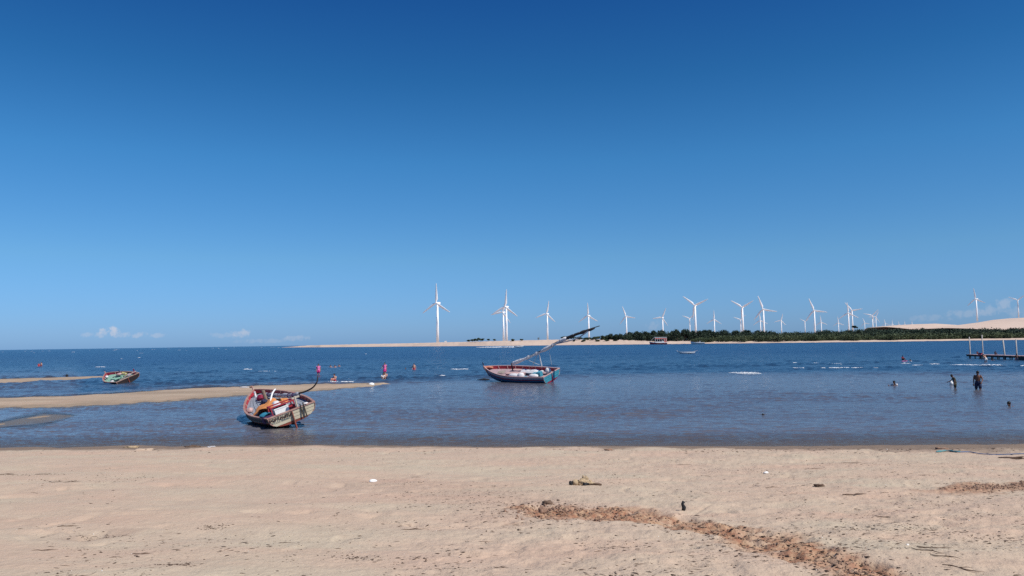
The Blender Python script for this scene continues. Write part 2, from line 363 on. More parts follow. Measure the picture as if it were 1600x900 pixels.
# ---------------------------------------------------------------- sandbars, in polar form round the viewpoint
def edge(pts):
    g = [G(u, v) for u, v in pts]; return np.array([math.atan2(p.x, p.y) for p in g]), np.array([math.hypot(p.x, p.y) for p in g])
def extend(e):      # carry on past the left of the frame
    a, r = e; s = (r[1] - r[0]) / (a[1] - a[0]); return np.concatenate([[a[0] - .35], a]), np.concatenate([[r[0] - .35 * s * .5], r])
BARS = []
for back, front, h in (
        ([(0, 622.5), (100, 619.5), (200, 613), (300, 607), (400, 603), (500, 600.5), (580, 599.5), (600, 600.1)], [(0, 637), (100, 635.5), (200, 630), (300, 623.5), (400, 616.5), (500, 609.5), (580, 603.5), (601, 600.6)], .15),
        ([(0, 592.5), (60, 591), (110, 589.6), (158, 588.8)], [(0, 599.5), (60, 596), (110, 593), (158, 589.8)], .14),
        ([(0, 661), (40, 654), (70, 649), (112, 648.5)], [(0, 665), (45, 660), (75, 656), (113, 650)], .009)):
    BARS.append((extend(edge(back)), extend(edge(front)), h))
def bar_z(az_, r_, bar, rag=1.0):
    (ab, rb), (af, rf), h = bar
    b = np.interp(az_, ab, rb); f = np.interp(az_, af, rf); c = (b + f) / 2; w = np.maximum((b - f) / 2, .05)
    s = (r_ - c) / w; s = s + rag * .42 * fbm(az_ * 55, r_ * .4, 5, 71, .6) * np.minimum(1, 4 / w)
    z = h * (1 - np.clip(np.abs(s), 0, 4) ** 2)
    z = z - (.010 if h < .01 else 0); over = np.clip(az_ - ab[-1], 0, 9); z = z - over * 14.0 - np.where(over > 0, .02, 0)
    return np.clip(z, -.5, h)
def strip_grid(bar, i):
    (ab, rb), (af, rf), h = bar
    A = np.linspace(ab[0], ab[-1] + .02, 420); s = np.linspace(-1.7, 1.7, 60)
    b = np.interp(A, ab, rb); f = np.interp(A, af, rf)
    c = ((b + f) / 2)[None, :]; w = np.maximum((b - f) / 2, .25)[None, :]
    r_ = c + s[:, None] * w; Ag = np.broadcast_to(A[None, :], r_.shape)
    z = bar_z(Ag, r_, bar); x = r_ * np.sin(Ag); y = r_ * np.cos(Ag)
    z = z + (.014 * fbm(x * .8, y * .8, 3, 80) if i < 2 else .03 * fbm(x * .5, y * .25, 3, 80))
    wet = np.maximum(.62 + .7 * fbm(x * .15, y * .5, 3, 84), sstep(h * .75, h * .2, z + .4 * h * fbm(x * .3, y * .3, 3, 83))) if i < 2 else np.ones_like(z)
    npmesh('sandbar', np.stack([x, y, z], -1).reshape(-1, 3), gridq(*r_.shape), 'sandbar', attrs=dict(clay=np.zeros_like(z), wet=wet, litter=np.zeros_like(z)), kind='structure')
mb_ = MT['sand'].copy(); mb_.name = 'bar_sand'; MT['sandbar'] = mb_
for n in mb_.node_tree.nodes:
    if n.type == 'MIX' and abs(n.inputs[7].default_value[0] - .20) < 1e-4: n.inputs[7].default_value = (.29, .22, .155, 1)
for i, b in enumerate(BARS): strip_grid(b, i)

# ---------------------------------------------------------------- the sea
rw = np.concatenate([np.linspace(15, 23, 4)[:-1], 1 / np.linspace(1 / 23., 1 / 900., 520), np.geomspace(950, 14000, 30)])
th_w = np.radians(np.concatenate([np.linspace(-100, -37, 60)[:-1], np.linspace(-37, 37, 760), np.linspace(37, 100, 60)[1:]]))
X, Y, RG = polar(rw, th_w); AZ = np.arctan2(X, Y)
gz = base_z(X, Y)
for b in BARS: gz = np.maximum(gz, bar_z(AZ, RG, b))
dep = np.clip(-gz, -.2, 6)
(ab, rb), (af, rf), _ = BARS[0]
rbar = np.interp(AZ, np.append(ab, [ab[-1] + .12, 1.0]), np.append(rb, [rb[-1] + 2, 94.]))       # the sheltered pool ends at the bar
outer = sstep(-8, 12, RG - rbar + 6 * fbm(X * .03, Y * .08, 3, 141))
calm = sstep(0.0, .05, dep)
ang = np.radians(4)
xr = X * np.cos(ang) - Y * np.sin(ang); yr = X * np.sin(ang) + Y * np.cos(ang)
wx = xr + .6 * fbm(X * .3, Y * .3, 2, 90); wy = yr + .8 * fbm(X * .2, Y * .2, 2, 91)
rip = .055 * fbm(wx * .9, wy * 2.6, 3, 92, .6) + .026 * fbm(wx * 3.1, wy * 6.5, 2, 93)
gust = .55 + .9 * sstep(-.3, .4, fbm(X * .05, Y * .12, 3, 94))
chop = .30 * (.35 - np.abs(fbm(wx * .22, wy * .75, 3, 95, .55))) + .12 * fbm(wx * .8, wy * 1.7, 2, 96)
swell = .07 * fbm(wx * .02, wy * .16, 2, 97)
Z = calm * (rip * gust * (1 - .3 * outer) + outer * (chop + swell) * gust)
Z = Z * np.clip(1.2 - RG / 1500, .25, 1)
foamv = outer * sstep(.052, .10, Z) * sstep(.12, .35, fbm(X * .06, Y * .06, 3, 98)) * 0
def water_material():
    m = bpy.data.materials.new('sea_water'); m.use_nodes = True; T = m.node_tree; b = T.nodes['Principled BSDF']; o = T.nodes['Material Output']
    c = T.nodes.new('ShaderNodeTexCoord')
    def noise(s, d=4, r=.6, sc=(1, 1, 1)):
        mp = T.nodes.new('ShaderNodeMapping'); mp.inputs['Scale'].default_value = sc; T.links.new(c.outputs['Object'], mp.inputs[0])
        n = T.nodes.new('ShaderNodeTexNoise'); n.inputs['Scale'].default_value = s; n.inputs['Detail'].default_value = d; n.inputs['Roughness'].default_value = r
        T.links.new(mp.outputs[0], n.inputs['Vector']); return n.outputs[0]
    def attr(nm):
        n = T.nodes.new('ShaderNodeAttribute'); n.attribute_name = nm; return n.outputs['Fac']
    def mr(x, a, bb, lo=0, hi=1):
        n = T.nodes.new('ShaderNodeMapRange'); T.links.new(x, n.inputs[0])
        for i, q in enumerate((a, bb, lo, hi)): n.inputs[i + 1].default_value = q
        return n.outputs[0]
    # turbidity: silty in the pool, bluer over the deep channel
    k = mnode(T, 'ADD', attr('deep'), mnode(T, 'MULTIPLY', mnode(T, 'SUBTRACT', noise(.03, 5, .6, (.35, 1, 1)), .5), .22))
    r = T.nodes.new('ShaderNodeValToRGB'); e = r.color_ramp.elements
    e[0].position = 0; e[0].color = (.125, .112, .112, 1)
    for p_, c_ in ((.12, (.112, .110, .126)), (.33, (.088, .096, .124)), (.5, (.022, .055, .105)), (.75, (.009, .038, .10)), ):
        q = e.new(p_); q.color = (*c_, 1)
    e[-1].position = 1; e[-1].color = (.007, .04, .10, 1)
    T.links.new(k, r.inputs[0]); T.links.new(r.outputs[0], b.inputs['Base Color'])
    b.inputs['IOR'].default_value = 1.33; b.inputs['Specular IOR Level'].default_value = .5
    T.links.new(mr(attr('deep'), 0, .7, .07, .26), b.inputs['Roughness'])
    h = mnode(T, 'ADD', mnode(T, 'MULTIPLY', noise(1.6, 4, .65, (.4, 1, 1)), 1.0), mnode(T, 'MULTIPLY', noise(7, 3, .6, (.5, 1, 1)), .22))
    bp = T.nodes.new('ShaderNodeBump'); bp.inputs['Strength'].default_value = 1.0
    T.links.new(mr(attr('deep'), .1, .6, .10, .22), bp.inputs['Distance'])
    T.links.new(h, bp.inputs['Height']); T.links.new(bp.outputs[0], b.inputs['Normal'])
    tr_ = T.nodes.new('ShaderNodeBsdfTransparent'); tr_.inputs[0].default_value = (.82, .8, .74, 1)
    mx = T.nodes.new('ShaderNodeMixShader'); T.links.new(mr(attr('depth'), 0.0, .13, .35, 1), mx.inputs[0])
    T.links.new(tr_.outputs[0], mx.inputs[1]); T.links.new(b.outputs[0], mx.inputs[2]); T.links.new(mx.outputs[0], o.inputs[0])
    return m
MT['water'] = water_material()
deepk = np.clip(dep * .55, 0, .22) + .30 * outer + .28 * sstep(95, 260, RG) + .2 * sstep(250, 600, RG)
npmesh('sea', np.stack([X, Y, Z], -1).reshape(-1, 3), gridq(len(rw), len(th_w)), 'water', attrs=dict(depth=dep, deep=deepk), kind='structure')

# ---------------------------------------------------------------- far shore, spit and dunes
FS = [(440, 542.9, .1), (500, 542.6, 3.6), (560, 542.0, 4.2), (640, 541.3, 4.6), (700, 540.9, 5.0), (760, 540.6, 5.4), (800, 540.3, 5.8), (870, 539.4, 6.2), (940, 538.8, 5.6), (985, 538.3, 4.2), (1030, 537.8, 2.6),
      (1240, 535.6, 1.5), (1400, 533.8, 1.3), (1500, 532.2, 1.3), (1600, 531.1, 1.3), (1900, 527.5, 1.3)]
fe = [G(u, v) for u, v, _ in FS]
FA = np.array([math.atan2(p.x, p.y) for p in fe]); FR = np.array([math.hypot(p.x, p.y) for p in fe]); FZ = np.array([z for _, _, z in FS])
def shore_r(a): return np.interp(a, FA, FR)
def far_z(a, s):
    zt = np.interp(a, FA, FZ); r = shore_r(a)
    w = np.interp(a, FA, [60, 40, 45, 55, 60, 65, 70, 75, 70, 50, 34, 22, 16, 14, 14, 14])
    k = sstep(0, 1, s / w)
    z = zt * k * (.85 + .15 * np.clip(s / (w * 2), 0, 1))
    z = z + (3.4 - zt) * sstep(w * 2.5, w * 6, s) * (zt < 3.4) + np.clip(s, 0, w) / w * .5 * fbm(a * 260, s * .02, 4, 101) * (zt > 2.4)
    return z - .15 + .15 * k
A = np.linspace(FA[0], FA[-1], 700); ss = np.concatenate([[-6], np.linspace(0, 12, 8), np.linspace(14, 160, 50), np.geomspace(170, 11000, 26)])
Ag, Sg = np.meshgrid(A, ss); endk = np.interp(Ag, FA[:5], [.002, .02, .04, .1, 1.0])
Sg2 = np.where(Ag < FA[4], np.minimum(Sg, 90 + 11000 * endk), Sg)
r_ = shore_r(Ag) + Sg2; z = far_z(Ag, Sg2); z[0] = -1
z = np.where((Sg2 < Sg - 1), -1.0, z)
npmesh('far_shore', np.stack([r_ * np.sin(Ag), r_ * np.cos(Ag), z], -1).reshape(-1, 3), gridq(*r_.shape), mat('far_sand', (.56, .43, .34), .95, .1, .03, .3, .3), kind='structure')
def dune(prof, Y0, dep_, name):
    us = np.array([p[0] for p in prof]); vs = np.array([p[1] for p in prof])
    uu = np.linspace(us[0], us[-1], 160); vv = np.interp(uu, us, vs); g = []
    for k in np.linspace(0, 1, 40):
        row = []
        for u, v in zip(uu, vv):
            t = P(u, v, Y0 + dep_); f = math.sin(min(k, 1) * math.pi / 2) ** 1.5 if k < .8 else math.sin(.8 * math.pi / 2) ** 1.5
            yy = Y0 + dep_ * k; s = yy / t.y
            row.append((t.x * (.9 + .1 * s), yy, 2 + (t.z - 2) * f / .928 + 1.2 * float(fbm(np.array(u * .05), np.array(k * 6), 3, 7)) * (1 - k)))
        g.append(row)
    # lee side
    g.append([(x * 1.05, Y0 + dep_ * 1.35, -1) for x, y, z in g[-1]])
    MB().grid(g).build(name, 'dune_sand', smooth=True, kind='structure')
MT['dune_sand'] = mat('dune_sand', (.60, .46, .37), .95, .08, .01, .6, .05)
dune([(1355, 512), (1385, 509.2), (1405, 507.8), (1430, 507.0), (1452, 508.5), (1470, 511.5), (1490, 514)], 2600, 900, 'dune')
dune([(1440, 514), (1465, 511), (1500, 507.5), (1527, 504), (1550, 500), (1575, 497.6), (1600, 497), (1640, 495), (1720, 497), (1820, 503), (1900, 512)], 1900, 900, 'dune')

# ---------------------------------------------------------------- vegetation
def leaf_cloud(cen, rad, n, size, seed, shell=.55, flatb=True):
    g = np.random.default_rng(seed); cen = np.asarray(cen, float); rad = np.asarray(rad, float)
    k = g.integers(0, len(cen), n); d = g.normal(size=(n, 3)); d /= np.linalg.norm(d, axis=1)[:, None]
    if flatb: d[:, 2] = np.abs(d[:, 2]) * 1.0 - .25 * g.random(n)
    p = cen[k] + d * rad[k] * (shell + (1 - shell) * g.random((n, 1)) + .12 * g.normal(size=(n, 1)))
    a = g.normal(size=(n, 3)); a /= np.linalg.norm(a, axis=1)[:, None]; b = np.cross(a, g.normal(size=(n, 3))); b /= np.linalg.norm(b, axis=1)[:, None]
    s = size * (.5 + g.random((n, 1))); V = np.stack([p - a * s, p + b * s * .6, p + a * s, p - b * s * .6], 1).reshape(-1, 3)
    return V, np.arange(n * 4).reshape(-1, 4)
def wood(name, u0_, u1_, topf, s0, s1, n_cr, leaves, m, size, label, seed, hmin=.6, wide=6.0):
    g = random.Random(seed); cen = []; rad = []
    for _ in range(n_cr):
        u = g.uniform(u0_, u1_); s = g.uniform(s0, s1); a = math.atan2(ray(u, 530).x, ray(u, 530).y)
        r = float(shore_r(a)) + s; x, y = r * math.sin(a), r * math.cos(a)
        gz_ = float(far_z(np.array(a), np.array(s))); top = P(u, topf(u), y).z; hh = (top - gz_)
        k = g.uniform(hmin, 1.0); hh = max(1.5, hh * k)
        rw_ = g.uniform(.45, .75) * wide
        cen.append((x, y, gz_ + hh * .45)); rad.append((rw_, rw_, hh * .55))
    V, Q = leaf_cloud(cen, rad, leaves, size, seed, .5, False)
    V[:, 2] = np.maximum(V[:, 2], -.2)
    return tag(npmesh(name, V, Q, m, smooth=False), label, 'vegetation', kind='stuff')
topv = lambda u: float(np.interp(u, [985, 1000, 1030, 1060, 1100, 1150, 1200, 1260, 1350, 1465, 1544, 1600, 1700], [519, 517, 518, 516, 516.5, 516, 516, 517, 512.5, 512, 513, 511.5, 510]))
lowv = lambda u: float(np.interp(u, [1080, 1110, 1150, 1240, 1400, 1600, 1700], [530, 525, 522.5, 521, 520, 519, 518]))
wood('mangrove_wood', 978, 1700, topv, 55, 130, 440, 170000, 'mangrove', .52, 'dark green mangrove wood along the far shore behind the pale beach', 3, .62, 8)
wood('mangrove_scrub', 1085, 1700, lowv, 15, 50, 330, 120000, 'scrub', .45, 'lighter green low mangrove scrub in front of the dark wood on the far shore', 4, .6, 6)
def tree(u, vtop, vbase, wpx, Yd, name, label, cat, m, group=None, seed=0, n=900, leaf=.6, trunk=True, z0_=None):
    base = P(u, vbase, Yd); top = P(u, vtop, Yd); h = top.z - base.z; w = wpx * Yd / F / 2; g = random.Random(seed)
    zb = base.z
    t = thing(name, label, cat, (base.x, base.y, zb), group=group)
    b = MB(); k = .16 if trunk else .10
    b.tube([(0, 0, -.6), (g.uniform(-.1, .1) * w, 0, h * k * .5), (g.uniform(-.2, .2) * w, 0, h * k)], [h * .035 + .05, h * .028 + .04, h * .02 + .03], 6)
    cen = []; rad = []
    for i in range(8):
        a = g.uniform(0, 6.28); q = g.uniform(.1, .75); e = Vector((math.cos(a) * w * q, math.sin(a) * w * q, h * g.uniform(k + .06, .78)))
        b.tube([(0, 0, h * k * .7), e * .6 + Vector((0, 0, h * k * .3)), e], [h * .016 + .03, h * .01 + .02, .02], 5)
        cr = g.uniform(.32, .5); cen.append(e); rad.append((w * cr * 1.2, w * cr * 1.2, max(.2, min(h * .26, h - e.z))))
    b.build('trunk', 'bark', t)
    V, Q = leaf_cloud(cen, rad, n, leaf, seed, .45, False); npmesh('crown', V, Q, m, smooth=False, parent=t)
    return t
def fsY(u, s):
    a = math.atan2(ray(u, 530).x, ray(u, 530).y); return (float(shore_r(a)) + s) * math.cos(a)
gg = random.Random(5)
ORD = 'first second third fourth fifth sixth seventh eighth ninth tenth eleventh twelfth thirteenth fourteenth fifteenth sixteenth seventeenth eighteenth nineteenth twentieth twenty-first'.split()
# trees one can tell apart on the skyline at the left end of the wood
TREES = [(948, 523, 12), (956, 521, 14), (965, 521.5, 13), (974, 519, 15), (984, 518.5, 14), (993, 517.5, 15), (1003, 516.5, 16), (1012, 518, 13), (1021, 517, 15), (1033, 515.5, 16), (1046, 517, 14),
         (1058, 514.5, 16), (1071, 514.2, 15), (1082, 516, 14), (1094, 516.5, 13), (1104, 514.8, 16), (1118, 516.5, 14), (1133, 515.5, 16), (1150, 515.6, 14), (1168, 515.5, 16), (1187, 516, 14)]
for i, (u, v, w) in enumerate(TREES):
    s = gg.uniform(58, 74); Yd = fsY(u, s)
    tree(u, v, 532.5 - (u - 948) * .008, w, Yd, 'mangrove_tree', 'dark rounded mangrove tree, %s from the left end of the far wood' % ORD[i], 'tree', 'mangrove', 'mangrove trees on the far shore', 100 + i, 2400, .52)
for i, (u, v, vb, w) in enumerate([(732, 530.8, 533.5, 7), (738, 529.6, 533, 8), (743, 528.8, 532.6, 6), (748, 527.6, 532.6, 8), (754, 529, 532.2, 6), (763, 529.6, 531.8, 5), (773, 530, 532, 6)]):
    tree(u, v, vb, w, fsY(u, 60), 'dune_bush', 'dark bush left of the paired turbines on the spit, %s in its row' % ORD[i], 'bush', 'bush', 'bushes on the spit left of the paired turbines', 200 + i, 420, .5, False)
tree(801, 529.3, 532.8, 7, fsY(801, 58), 'dune_bush', 'dark arched bush on the spit just right of the paired turbine towers', 'bush', 'bush', None, 220, 420, .5, False)
tree(815, 529.6, 531.8, 5, fsY(815, 60), 'dune_bush', 'small dark bush standing alone above the white speedboat on the spit', 'bush', 'bush', None, 221, 300, .45, False)
tree(841, 525.5, 530.8, 5, fsY(841, 90), 'thin_tree', 'thin pale tree standing alone on the spit left of the yard tip', 'tree', 'paletree', None, 222, 60, .4)
for i, (u, v, vb, w) in enumerate([(882, 525.5, 529, 14), (893, 522.6, 529, 16), (905, 526.3, 530, 12), (917, 527.3, 530.6, 14), (930, 525.4, 531, 16), (941, 523.6, 531, 14), (897, 531, 533.5, 5), (911, 530.8, 534, 8), (934, 530.5, 534, 9), (948, 530, 533.6, 8), (962, 531, 533.5, 7), (976, 531.5, 534, 6)]):
    tree(u, v, vb, w, fsY(u, 64 if i < 6 else 45), 'dune_bush', ('dark green bush on the slope below the yard tip, %s of the upper row' % ORD[i]) if i < 6 else 'small green bush low on the sand below the yard tip, %s of the lower row' % ORD[i - 6], 'bush', 'bush', 'bushes on the slope below the yard tip', 230 + i, 600, .55, False)
tree(1336, 508.8, 513, 9, fsY(1336, 120), 'umbrella_tree', 'flat topped tree rising above the wood below the crossed pair of turbines', 'tree', 'mangrove', None, 260, 300, .6)

# ---------------------------------------------------------------- wind turbines
def turbine_meshes():
    t = MB().tube([(0, 0, -1), (0, 0, 30), (0, 0, 78.5)], [2.9, 2.5, 1.8], 16); t = t.build('tower', 'turbine', None, True)
    n = MB()   # nacelle: rounded box, x backwards along +y
    g = []
    for y, w, h in ((-3.2, 1.2, 1.2), (-2.6, 1.75, 1.7), (5.5, 1.9, 1.9), (8.4, 1.6, 1.6), (9.0, 1.0, 1.2)):
        g.append([(w * max(-1, min(1, 1.35 * math.cos(a))), y, 80.2 + h * max(-1, min(1, 1.35 * math.sin(a)))) for a in [k * math.pi / 6 + math.pi / 12 for k in range(12)]])
    n.grid(g, True); n.f.append(tuple(range(12))); n.f.append(tuple(range(48, 60))[::-1]); n = n.build('nacelle', 'turbine', None)
    h = MB().tube([(0, -2.9, 0), (0, -4.2, 0), (0, -5.4, 0), (0, -6.2, 0)], [1.7, 1.75, 1.3, .3], 12).build('hub', 'turbine', None, True)
    g = []
    for r, c, tk, tw in ((1.0, 1.1, 1.1, 0), (4, 1.2, 1.0, 20), (8, 2.1, .75, 16), (14, 1.9, .5, 10), (24, 1.4, .3, 5), (34, .95, .18, 2), (39.5, .5, .09, 0), (40.5, .12, .04, 0)):
        ca, sa = math.cos(R(tw)), math.sin(R(tw)); row = []
        for k in range(8):
            a = k * math.pi / 4; c_ = c * 1.35; x = c_ * math.cos(a) + (c_ * .35 if r > 5 else 0); y = tk * 1.2 * math.sin(a); row.append((x * ca - y * sa, -4.3 + x * sa + y * ca, r))
        g.append(row)
    b = MB().grid(g, True); b.f.append(tuple(range(56, 64))); b = b.build('blade', 'turbine', None, True)
    return t, n, h, b
TM = turbine_meshes()
for o in TM: COL.objects.unlink(o)
TB = [(683.5, 473.3, 31, 90, 32, 'largest wind turbine, alone at the left end of the row on the bare spit'),
      (791, 479.2, 27.5, 85, 32, 'taller wind turbine of the overlapping pair on the spit, its hub higher'),
      (786.4, 487.6, 22.5, 70, 32, 'shorter wind turbine of the overlapping pair on the spit, partly behind the taller one'),
      (855, 490, 20.5, 78, 30, 'wind turbine on the spit left of the slanting sail yard tip'),
      (919.6, 493, 20, 91, 35, 'wind turbine directly behind the slanting sail yard tip'),
      (978.5, 494.2, 17, 110, 35, 'wind turbine first to the right of the yard tip, one blade pointing level right'),
      (1035.2, 496, 16.5, 65, 35, 'lone wind turbine above the red tour boat, one blade pointing level left'),
      (1086, 477, 24, 22, 35, 'tall wind turbine with blades in a wide Y, right of the red tour boat'),
      (1077.5, 497.6, 12.5, 38, 35, 'small wind turbine tucked left of the tall Y bladed one'),
      (1116, 499, 14, 89, 35, 'small wind turbine between the two tall Y bladed ones'),
      (1160, 480, 21, 28, 35, 'second tall wind turbine with blades in a Y, above the middle of the wood'),
      (1157, 499.4, 11.5, 40, 35, 'small wind turbine hidden against the tower of the second tall Y bladed one'),
      (1192.7, 483.2, 22.5, 109, 35, 'tall wind turbine with its long blade leaning left, above the middle of the wood'),
      (1188, 500.6, 13, 95, 35, 'small wind turbine just left of the tall one whose long blade leans left'),
      (1220.6, 500.6, 11, 74, 35, 'small lone wind turbine right of the middle tall group'),
      (1257.6, 502.2, 8.5, 30, 35, 'tiny wind turbine with raised V blades left of a tall one'),
      (1272.2, 485, 20.5, 111, 35, 'tall wind turbine with its left leaning blade, between two tiny ones'),
      (1283, 503.2, 10.5, 96, 35, 'tiny wind turbine just right of a tall one with left leaning blade'),
      (1310, 504.2, 10, 94, 35, 'tiny wind turbine left of the crossed tall pair'),
      (1325.5, 489, 17, 93, 35, 'left wind turbine of the crossed tall pair, one blade straight up'),
      (1331.2, 485, 16, 8, 35, 'right wind turbine of the crossed tall pair, its hub higher'),
      (1351, 504.6, 8, 106, 35, 'tiny wind turbine between the two crossed pairs'),
      (1363, 493, 13, 45, 35, 'left and taller wind turbine of the smaller crossed pair'),
      (1368.3, 494.8, 10.5, 62, 35, 'right wind turbine of the smaller crossed pair'),
      (1383, 505.2, 6.5, 100, 35, 'tiny far wind turbine, leftmost of the faint row above the low dune'),
      (1394, 506, 6.5, 85, 35, 'tiny far wind turbine, second of the faint row above the low dune'),
      (1404.5, 506.6, 5.2, 95, 35, 'tiny far wind turbine, third of the faint row above the low dune'),
      (1413.6, 506.4, 5.2, 88, 35, 'tiny far wind turbine, fourth of the faint row above the low dune'),
      (1425, 505.8, 5.4, 92, 35, 'tiny far wind turbine, rightmost of the faint row above the low dune'),
      (1525.2, 467, 17.5, 97, 66, 'wind turbine on the tall dune crest at the left of its two'),
      (1590.2, 469, 13.5, 36, 50, 'wind turbine on the tall dune crest near the right edge of the picture')]
for (u, v, Rp, a, yaw, lab) in TB:
    Yd = F * 40.5 / Rp; p = P(u, v, Yd)
    t = thing('wind_turbine', lab, 'wind turbine', (p.x, p.y, p.z - 80.2), (0, 0, -R(yaw)), 'wind turbines beyond the far shore')
    for o in TM[:2]:
        c = o.copy(); COL.objects.link(c); c.parent = t
    c = TM[2].copy(); COL.objects.link(c); c.parent = t; c.location = (0, 0, 80.2)
    for k in range(3):
        c = TM[3].copy(); COL.objects.link(c); c.parent = t; c.location = (0, 0, 80.2); c.rotation_euler = (0, R(90 - a) + k * R(120), 0)
for o in TM: bpy.data.objects.remove(o)
# small white hut at the foot of the first turbine
p = G(697, 537.3, 3.4); hx = thing('hut', 'small white box hut on the spit right of the largest turbine', 'hut', (P(696.5, 534.6, 1540).x, 1540, P(696.5, 534.6, 1540).z))
MB().box((0, 0, 1.2), (4.2, 3, 2.4)).build('wall', 'white', hx); MB().box((0, 0, 2.5), (4.6, 3.4, .2)).build('roof', 'white', hx); MB().box((.6, -1.52, 1), (.9, .05, 1.9)).build('door', 'glass', hx)

# ---------------------------------------------------------------- boats
class Hull:
    def __init__(s, L=7, B=2.8, WT=2.1, D=.8, DT=.62, bow=.55, kt=.18, qw=.5, bul=.28):
        s.L, s.B, s.WT, s.D, s.DT, s.bow, s.kt, s.qw, s.bul = L, B, WT, D, DT, bow, kt, qw, bul
    def b(s, t):
        if t < .42: k = math.sin(t / .42 * math.pi / 2); return s.WT / 2 + (s.B - s.WT) / 2 * k
        k = (t - .42) / .58; return s.B / 2 * max(.012, (1 - k ** 2.3)) ** .85
    def k(s, t): return s.kt * (1 - min(1, t / .35)) ** 1.5 + .35 * max(0, (t - .75) / .25) ** 2
    def sh(s, t): return s.D + (s.DT + s.kt - s.D) * (1 - min(1, t / .45)) ** 1.6 + s.bow * max(0, (t - .4) / .6) ** 1.9
    def p(s, t, q, sg=1, ins=0.0):
        f = (1 - (1 - q) ** 2.3) ** .8; g = q ** 1.55; k, h = s.k(t), s.sh(t)
        x = s.L * t + .35 * t ** 4 * g * 1.2 - .10 * (1 - t) ** 6 * g
        return Vector((x, sg * max(.0, s.b(t) * f - ins), k + (h - k) * g))
    def atz(s, t, z):       # q at height z
        k, h = s.k(t), s.sh(t); return max(0.0, min(1, (z - k) / (h - k))) ** (1 / 1.55)
def boat_hull(root, hl, bottom, band, top, inner, deck, rail, transom, trim, planks=True, split=.62, nt=30):
    ts = [i / nt for i in range(nt + 1)]
    def band_mb(q0, q1, n, ins=0.0, off=0.0):
        m = MB()
        for sg in (1, -1):
            m.grid([[hl.p(t, q0 + (q1 - q0) * j / n, sg, ins) + Vector((0, sg * off, 0)) for j in range(n + 1)] for t in ts])
        return m
    band_mb(0, split, 8).build('hull_bottom', bottom, root, True)
    band_mb(split, split + .075, 1, 0, .012).build('painted_band', band, root, True)
    band_mb(split + .075, 1, 5).build('topside', top, root, True)
    # rubbing strake on the side
    for sg in (1, -1):
        MB().tube([hl.p(t, split + .10, sg) + Vector((0, sg * .012, 0)) for t in ts], .022, 5).build('rubbing_strake', trim, root)
    # inner bulwark, rail, deck
    m = MB()
    for sg in (1, -1):
        m.grid([[hl.p(t, hl.atz(t, hl.sh(t) - hl.bul), sg, .06), hl.p(t, .92, sg, .06), hl.p(t, 1, sg, .05)] for t in ts])
    m.build('bulwark_lining', inner, root)
    for sg in (1, -1):
        g = []
        for t in ts:
            e = hl.p(t, 1, sg); w = .045
            w = .034; g.append([e + Vector((0, sg * w, .0)), e + Vector((0, sg * w, .05)), e + Vector((0, -sg * w * min(1.6, hl.b(t) / w + .3), .05)), e + Vector((0, -sg * w * min(1.6, hl.b(t) / w + .3), 0))])
        MB().grid(g, True).build('gunwale_rail', rail, root)
        m = MB()      # frame heads along the bulwark
        for i in range(2, nt - 2, 3):
            t = ts[i]; a = hl.p(t, hl.atz(t, hl.sh(t) - hl.bul), sg, .08); e = hl.p(t, 1, sg, .07); m.tube([a, e], .025, 4)
        m.build('bulwark_ribs', rail, root)
    nb = 11; tmax = .96
    for k in range(nb):
        c0 = -1 + 2 * k / nb; c1 = -1 + 2 * (k + 1) / nb - .018; g = []
        for t in ts:
            if t > tmax: continue
            z = hl.sh(t) - hl.bul; q = hl.atz(t, z); e = max(.02, hl.p(t, q, 1, .05).y); x = hl.p(t, q).x
            g.append([Vector((x, c0 * e, z + .05 * (1 - c0 * c0))), Vector((x, c1 * e, z + .05 * (1 - c1 * c1)))])
        top_ = MB().grid(g); g2 = [[p - Vector((0, 0, .03)) for p in r] for r in g]; top_.grid(g2); top_.build('deck_plank', deck, root)
    # transom
    def sec(q0, q1, dx, n=8):
        left = [hl.p(0, q0 + (q1 - q0) * j / n, 1) for j in range(n + 1)]; right = [Vector((p.x, -p.y, p.z)) for p in left]
        return left, right
    m = MB(); l, r = sec(0, 1, 0, 14); m.grid([l, r]); tr_ = m.build('transom', trim, root)
    nP = 3
    for k in range(nP):
        q0 = hl.atz(0, hl.k(0) + hl.DT * (.22 + .78 * k / nP)); q1 = hl.atz(0, hl.k(0) + hl.DT * (.22 + .78 * (k + 1) / nP) - .014)
        l, r = sec(q0, q1, 0, 4); off = Vector((-.03, 0, 0)); m = MB(); lo = [p + off for p in l]; ro = [p + off for p in r]
        m.grid([l, lo, ro, r]); m.build('transom_plank', transom, tr_)
    q1 = hl.atz(0, hl.k(0) + hl.DT * .22 - .01); l, r = sec(0, q1, 0, 5); off = Vector((-.035, 0, 0)); m = MB(); m.grid([l, [p + off for p in l], [p + off for p in r], r]); m.build('transom_foot', band, tr_)
    e = hl.p(0, 1); MB().box((e.x - .01, 0, e.z + .03), (.09, 2 * e.y + .06, .06)).build('transom_cap', rail, root)
    for sg in (1, -1):
        MB().tube([hl.p(0, .5 + .5 * j / 6, sg) + Vector((-.04, 0, 0)) for j in range(7)], .022, 5).build('transom_edge', rail, tr_)
    # stem, keel, rudder
    MB().tube([hl.p(1, q) + Vector((.03, 0, 0)) for q in (0, .3, .6, .85, 1)] + [hl.p(1, 1) + Vector((.10, 0, .22))], [.05, .05, .05, .05, .055, .045], 6).build('stem_post', rail, root)
    MB().grid([[(hl.L * t, .035, hl.k(t) - .07), (hl.L * t, .035, hl.k(t) + .03), (hl.L * t, -.035, hl.k(t) + .03), (hl.L * t, -.035, hl.k(t) - .07)] for t in ts[:-1]], True).build('keel', band, root)
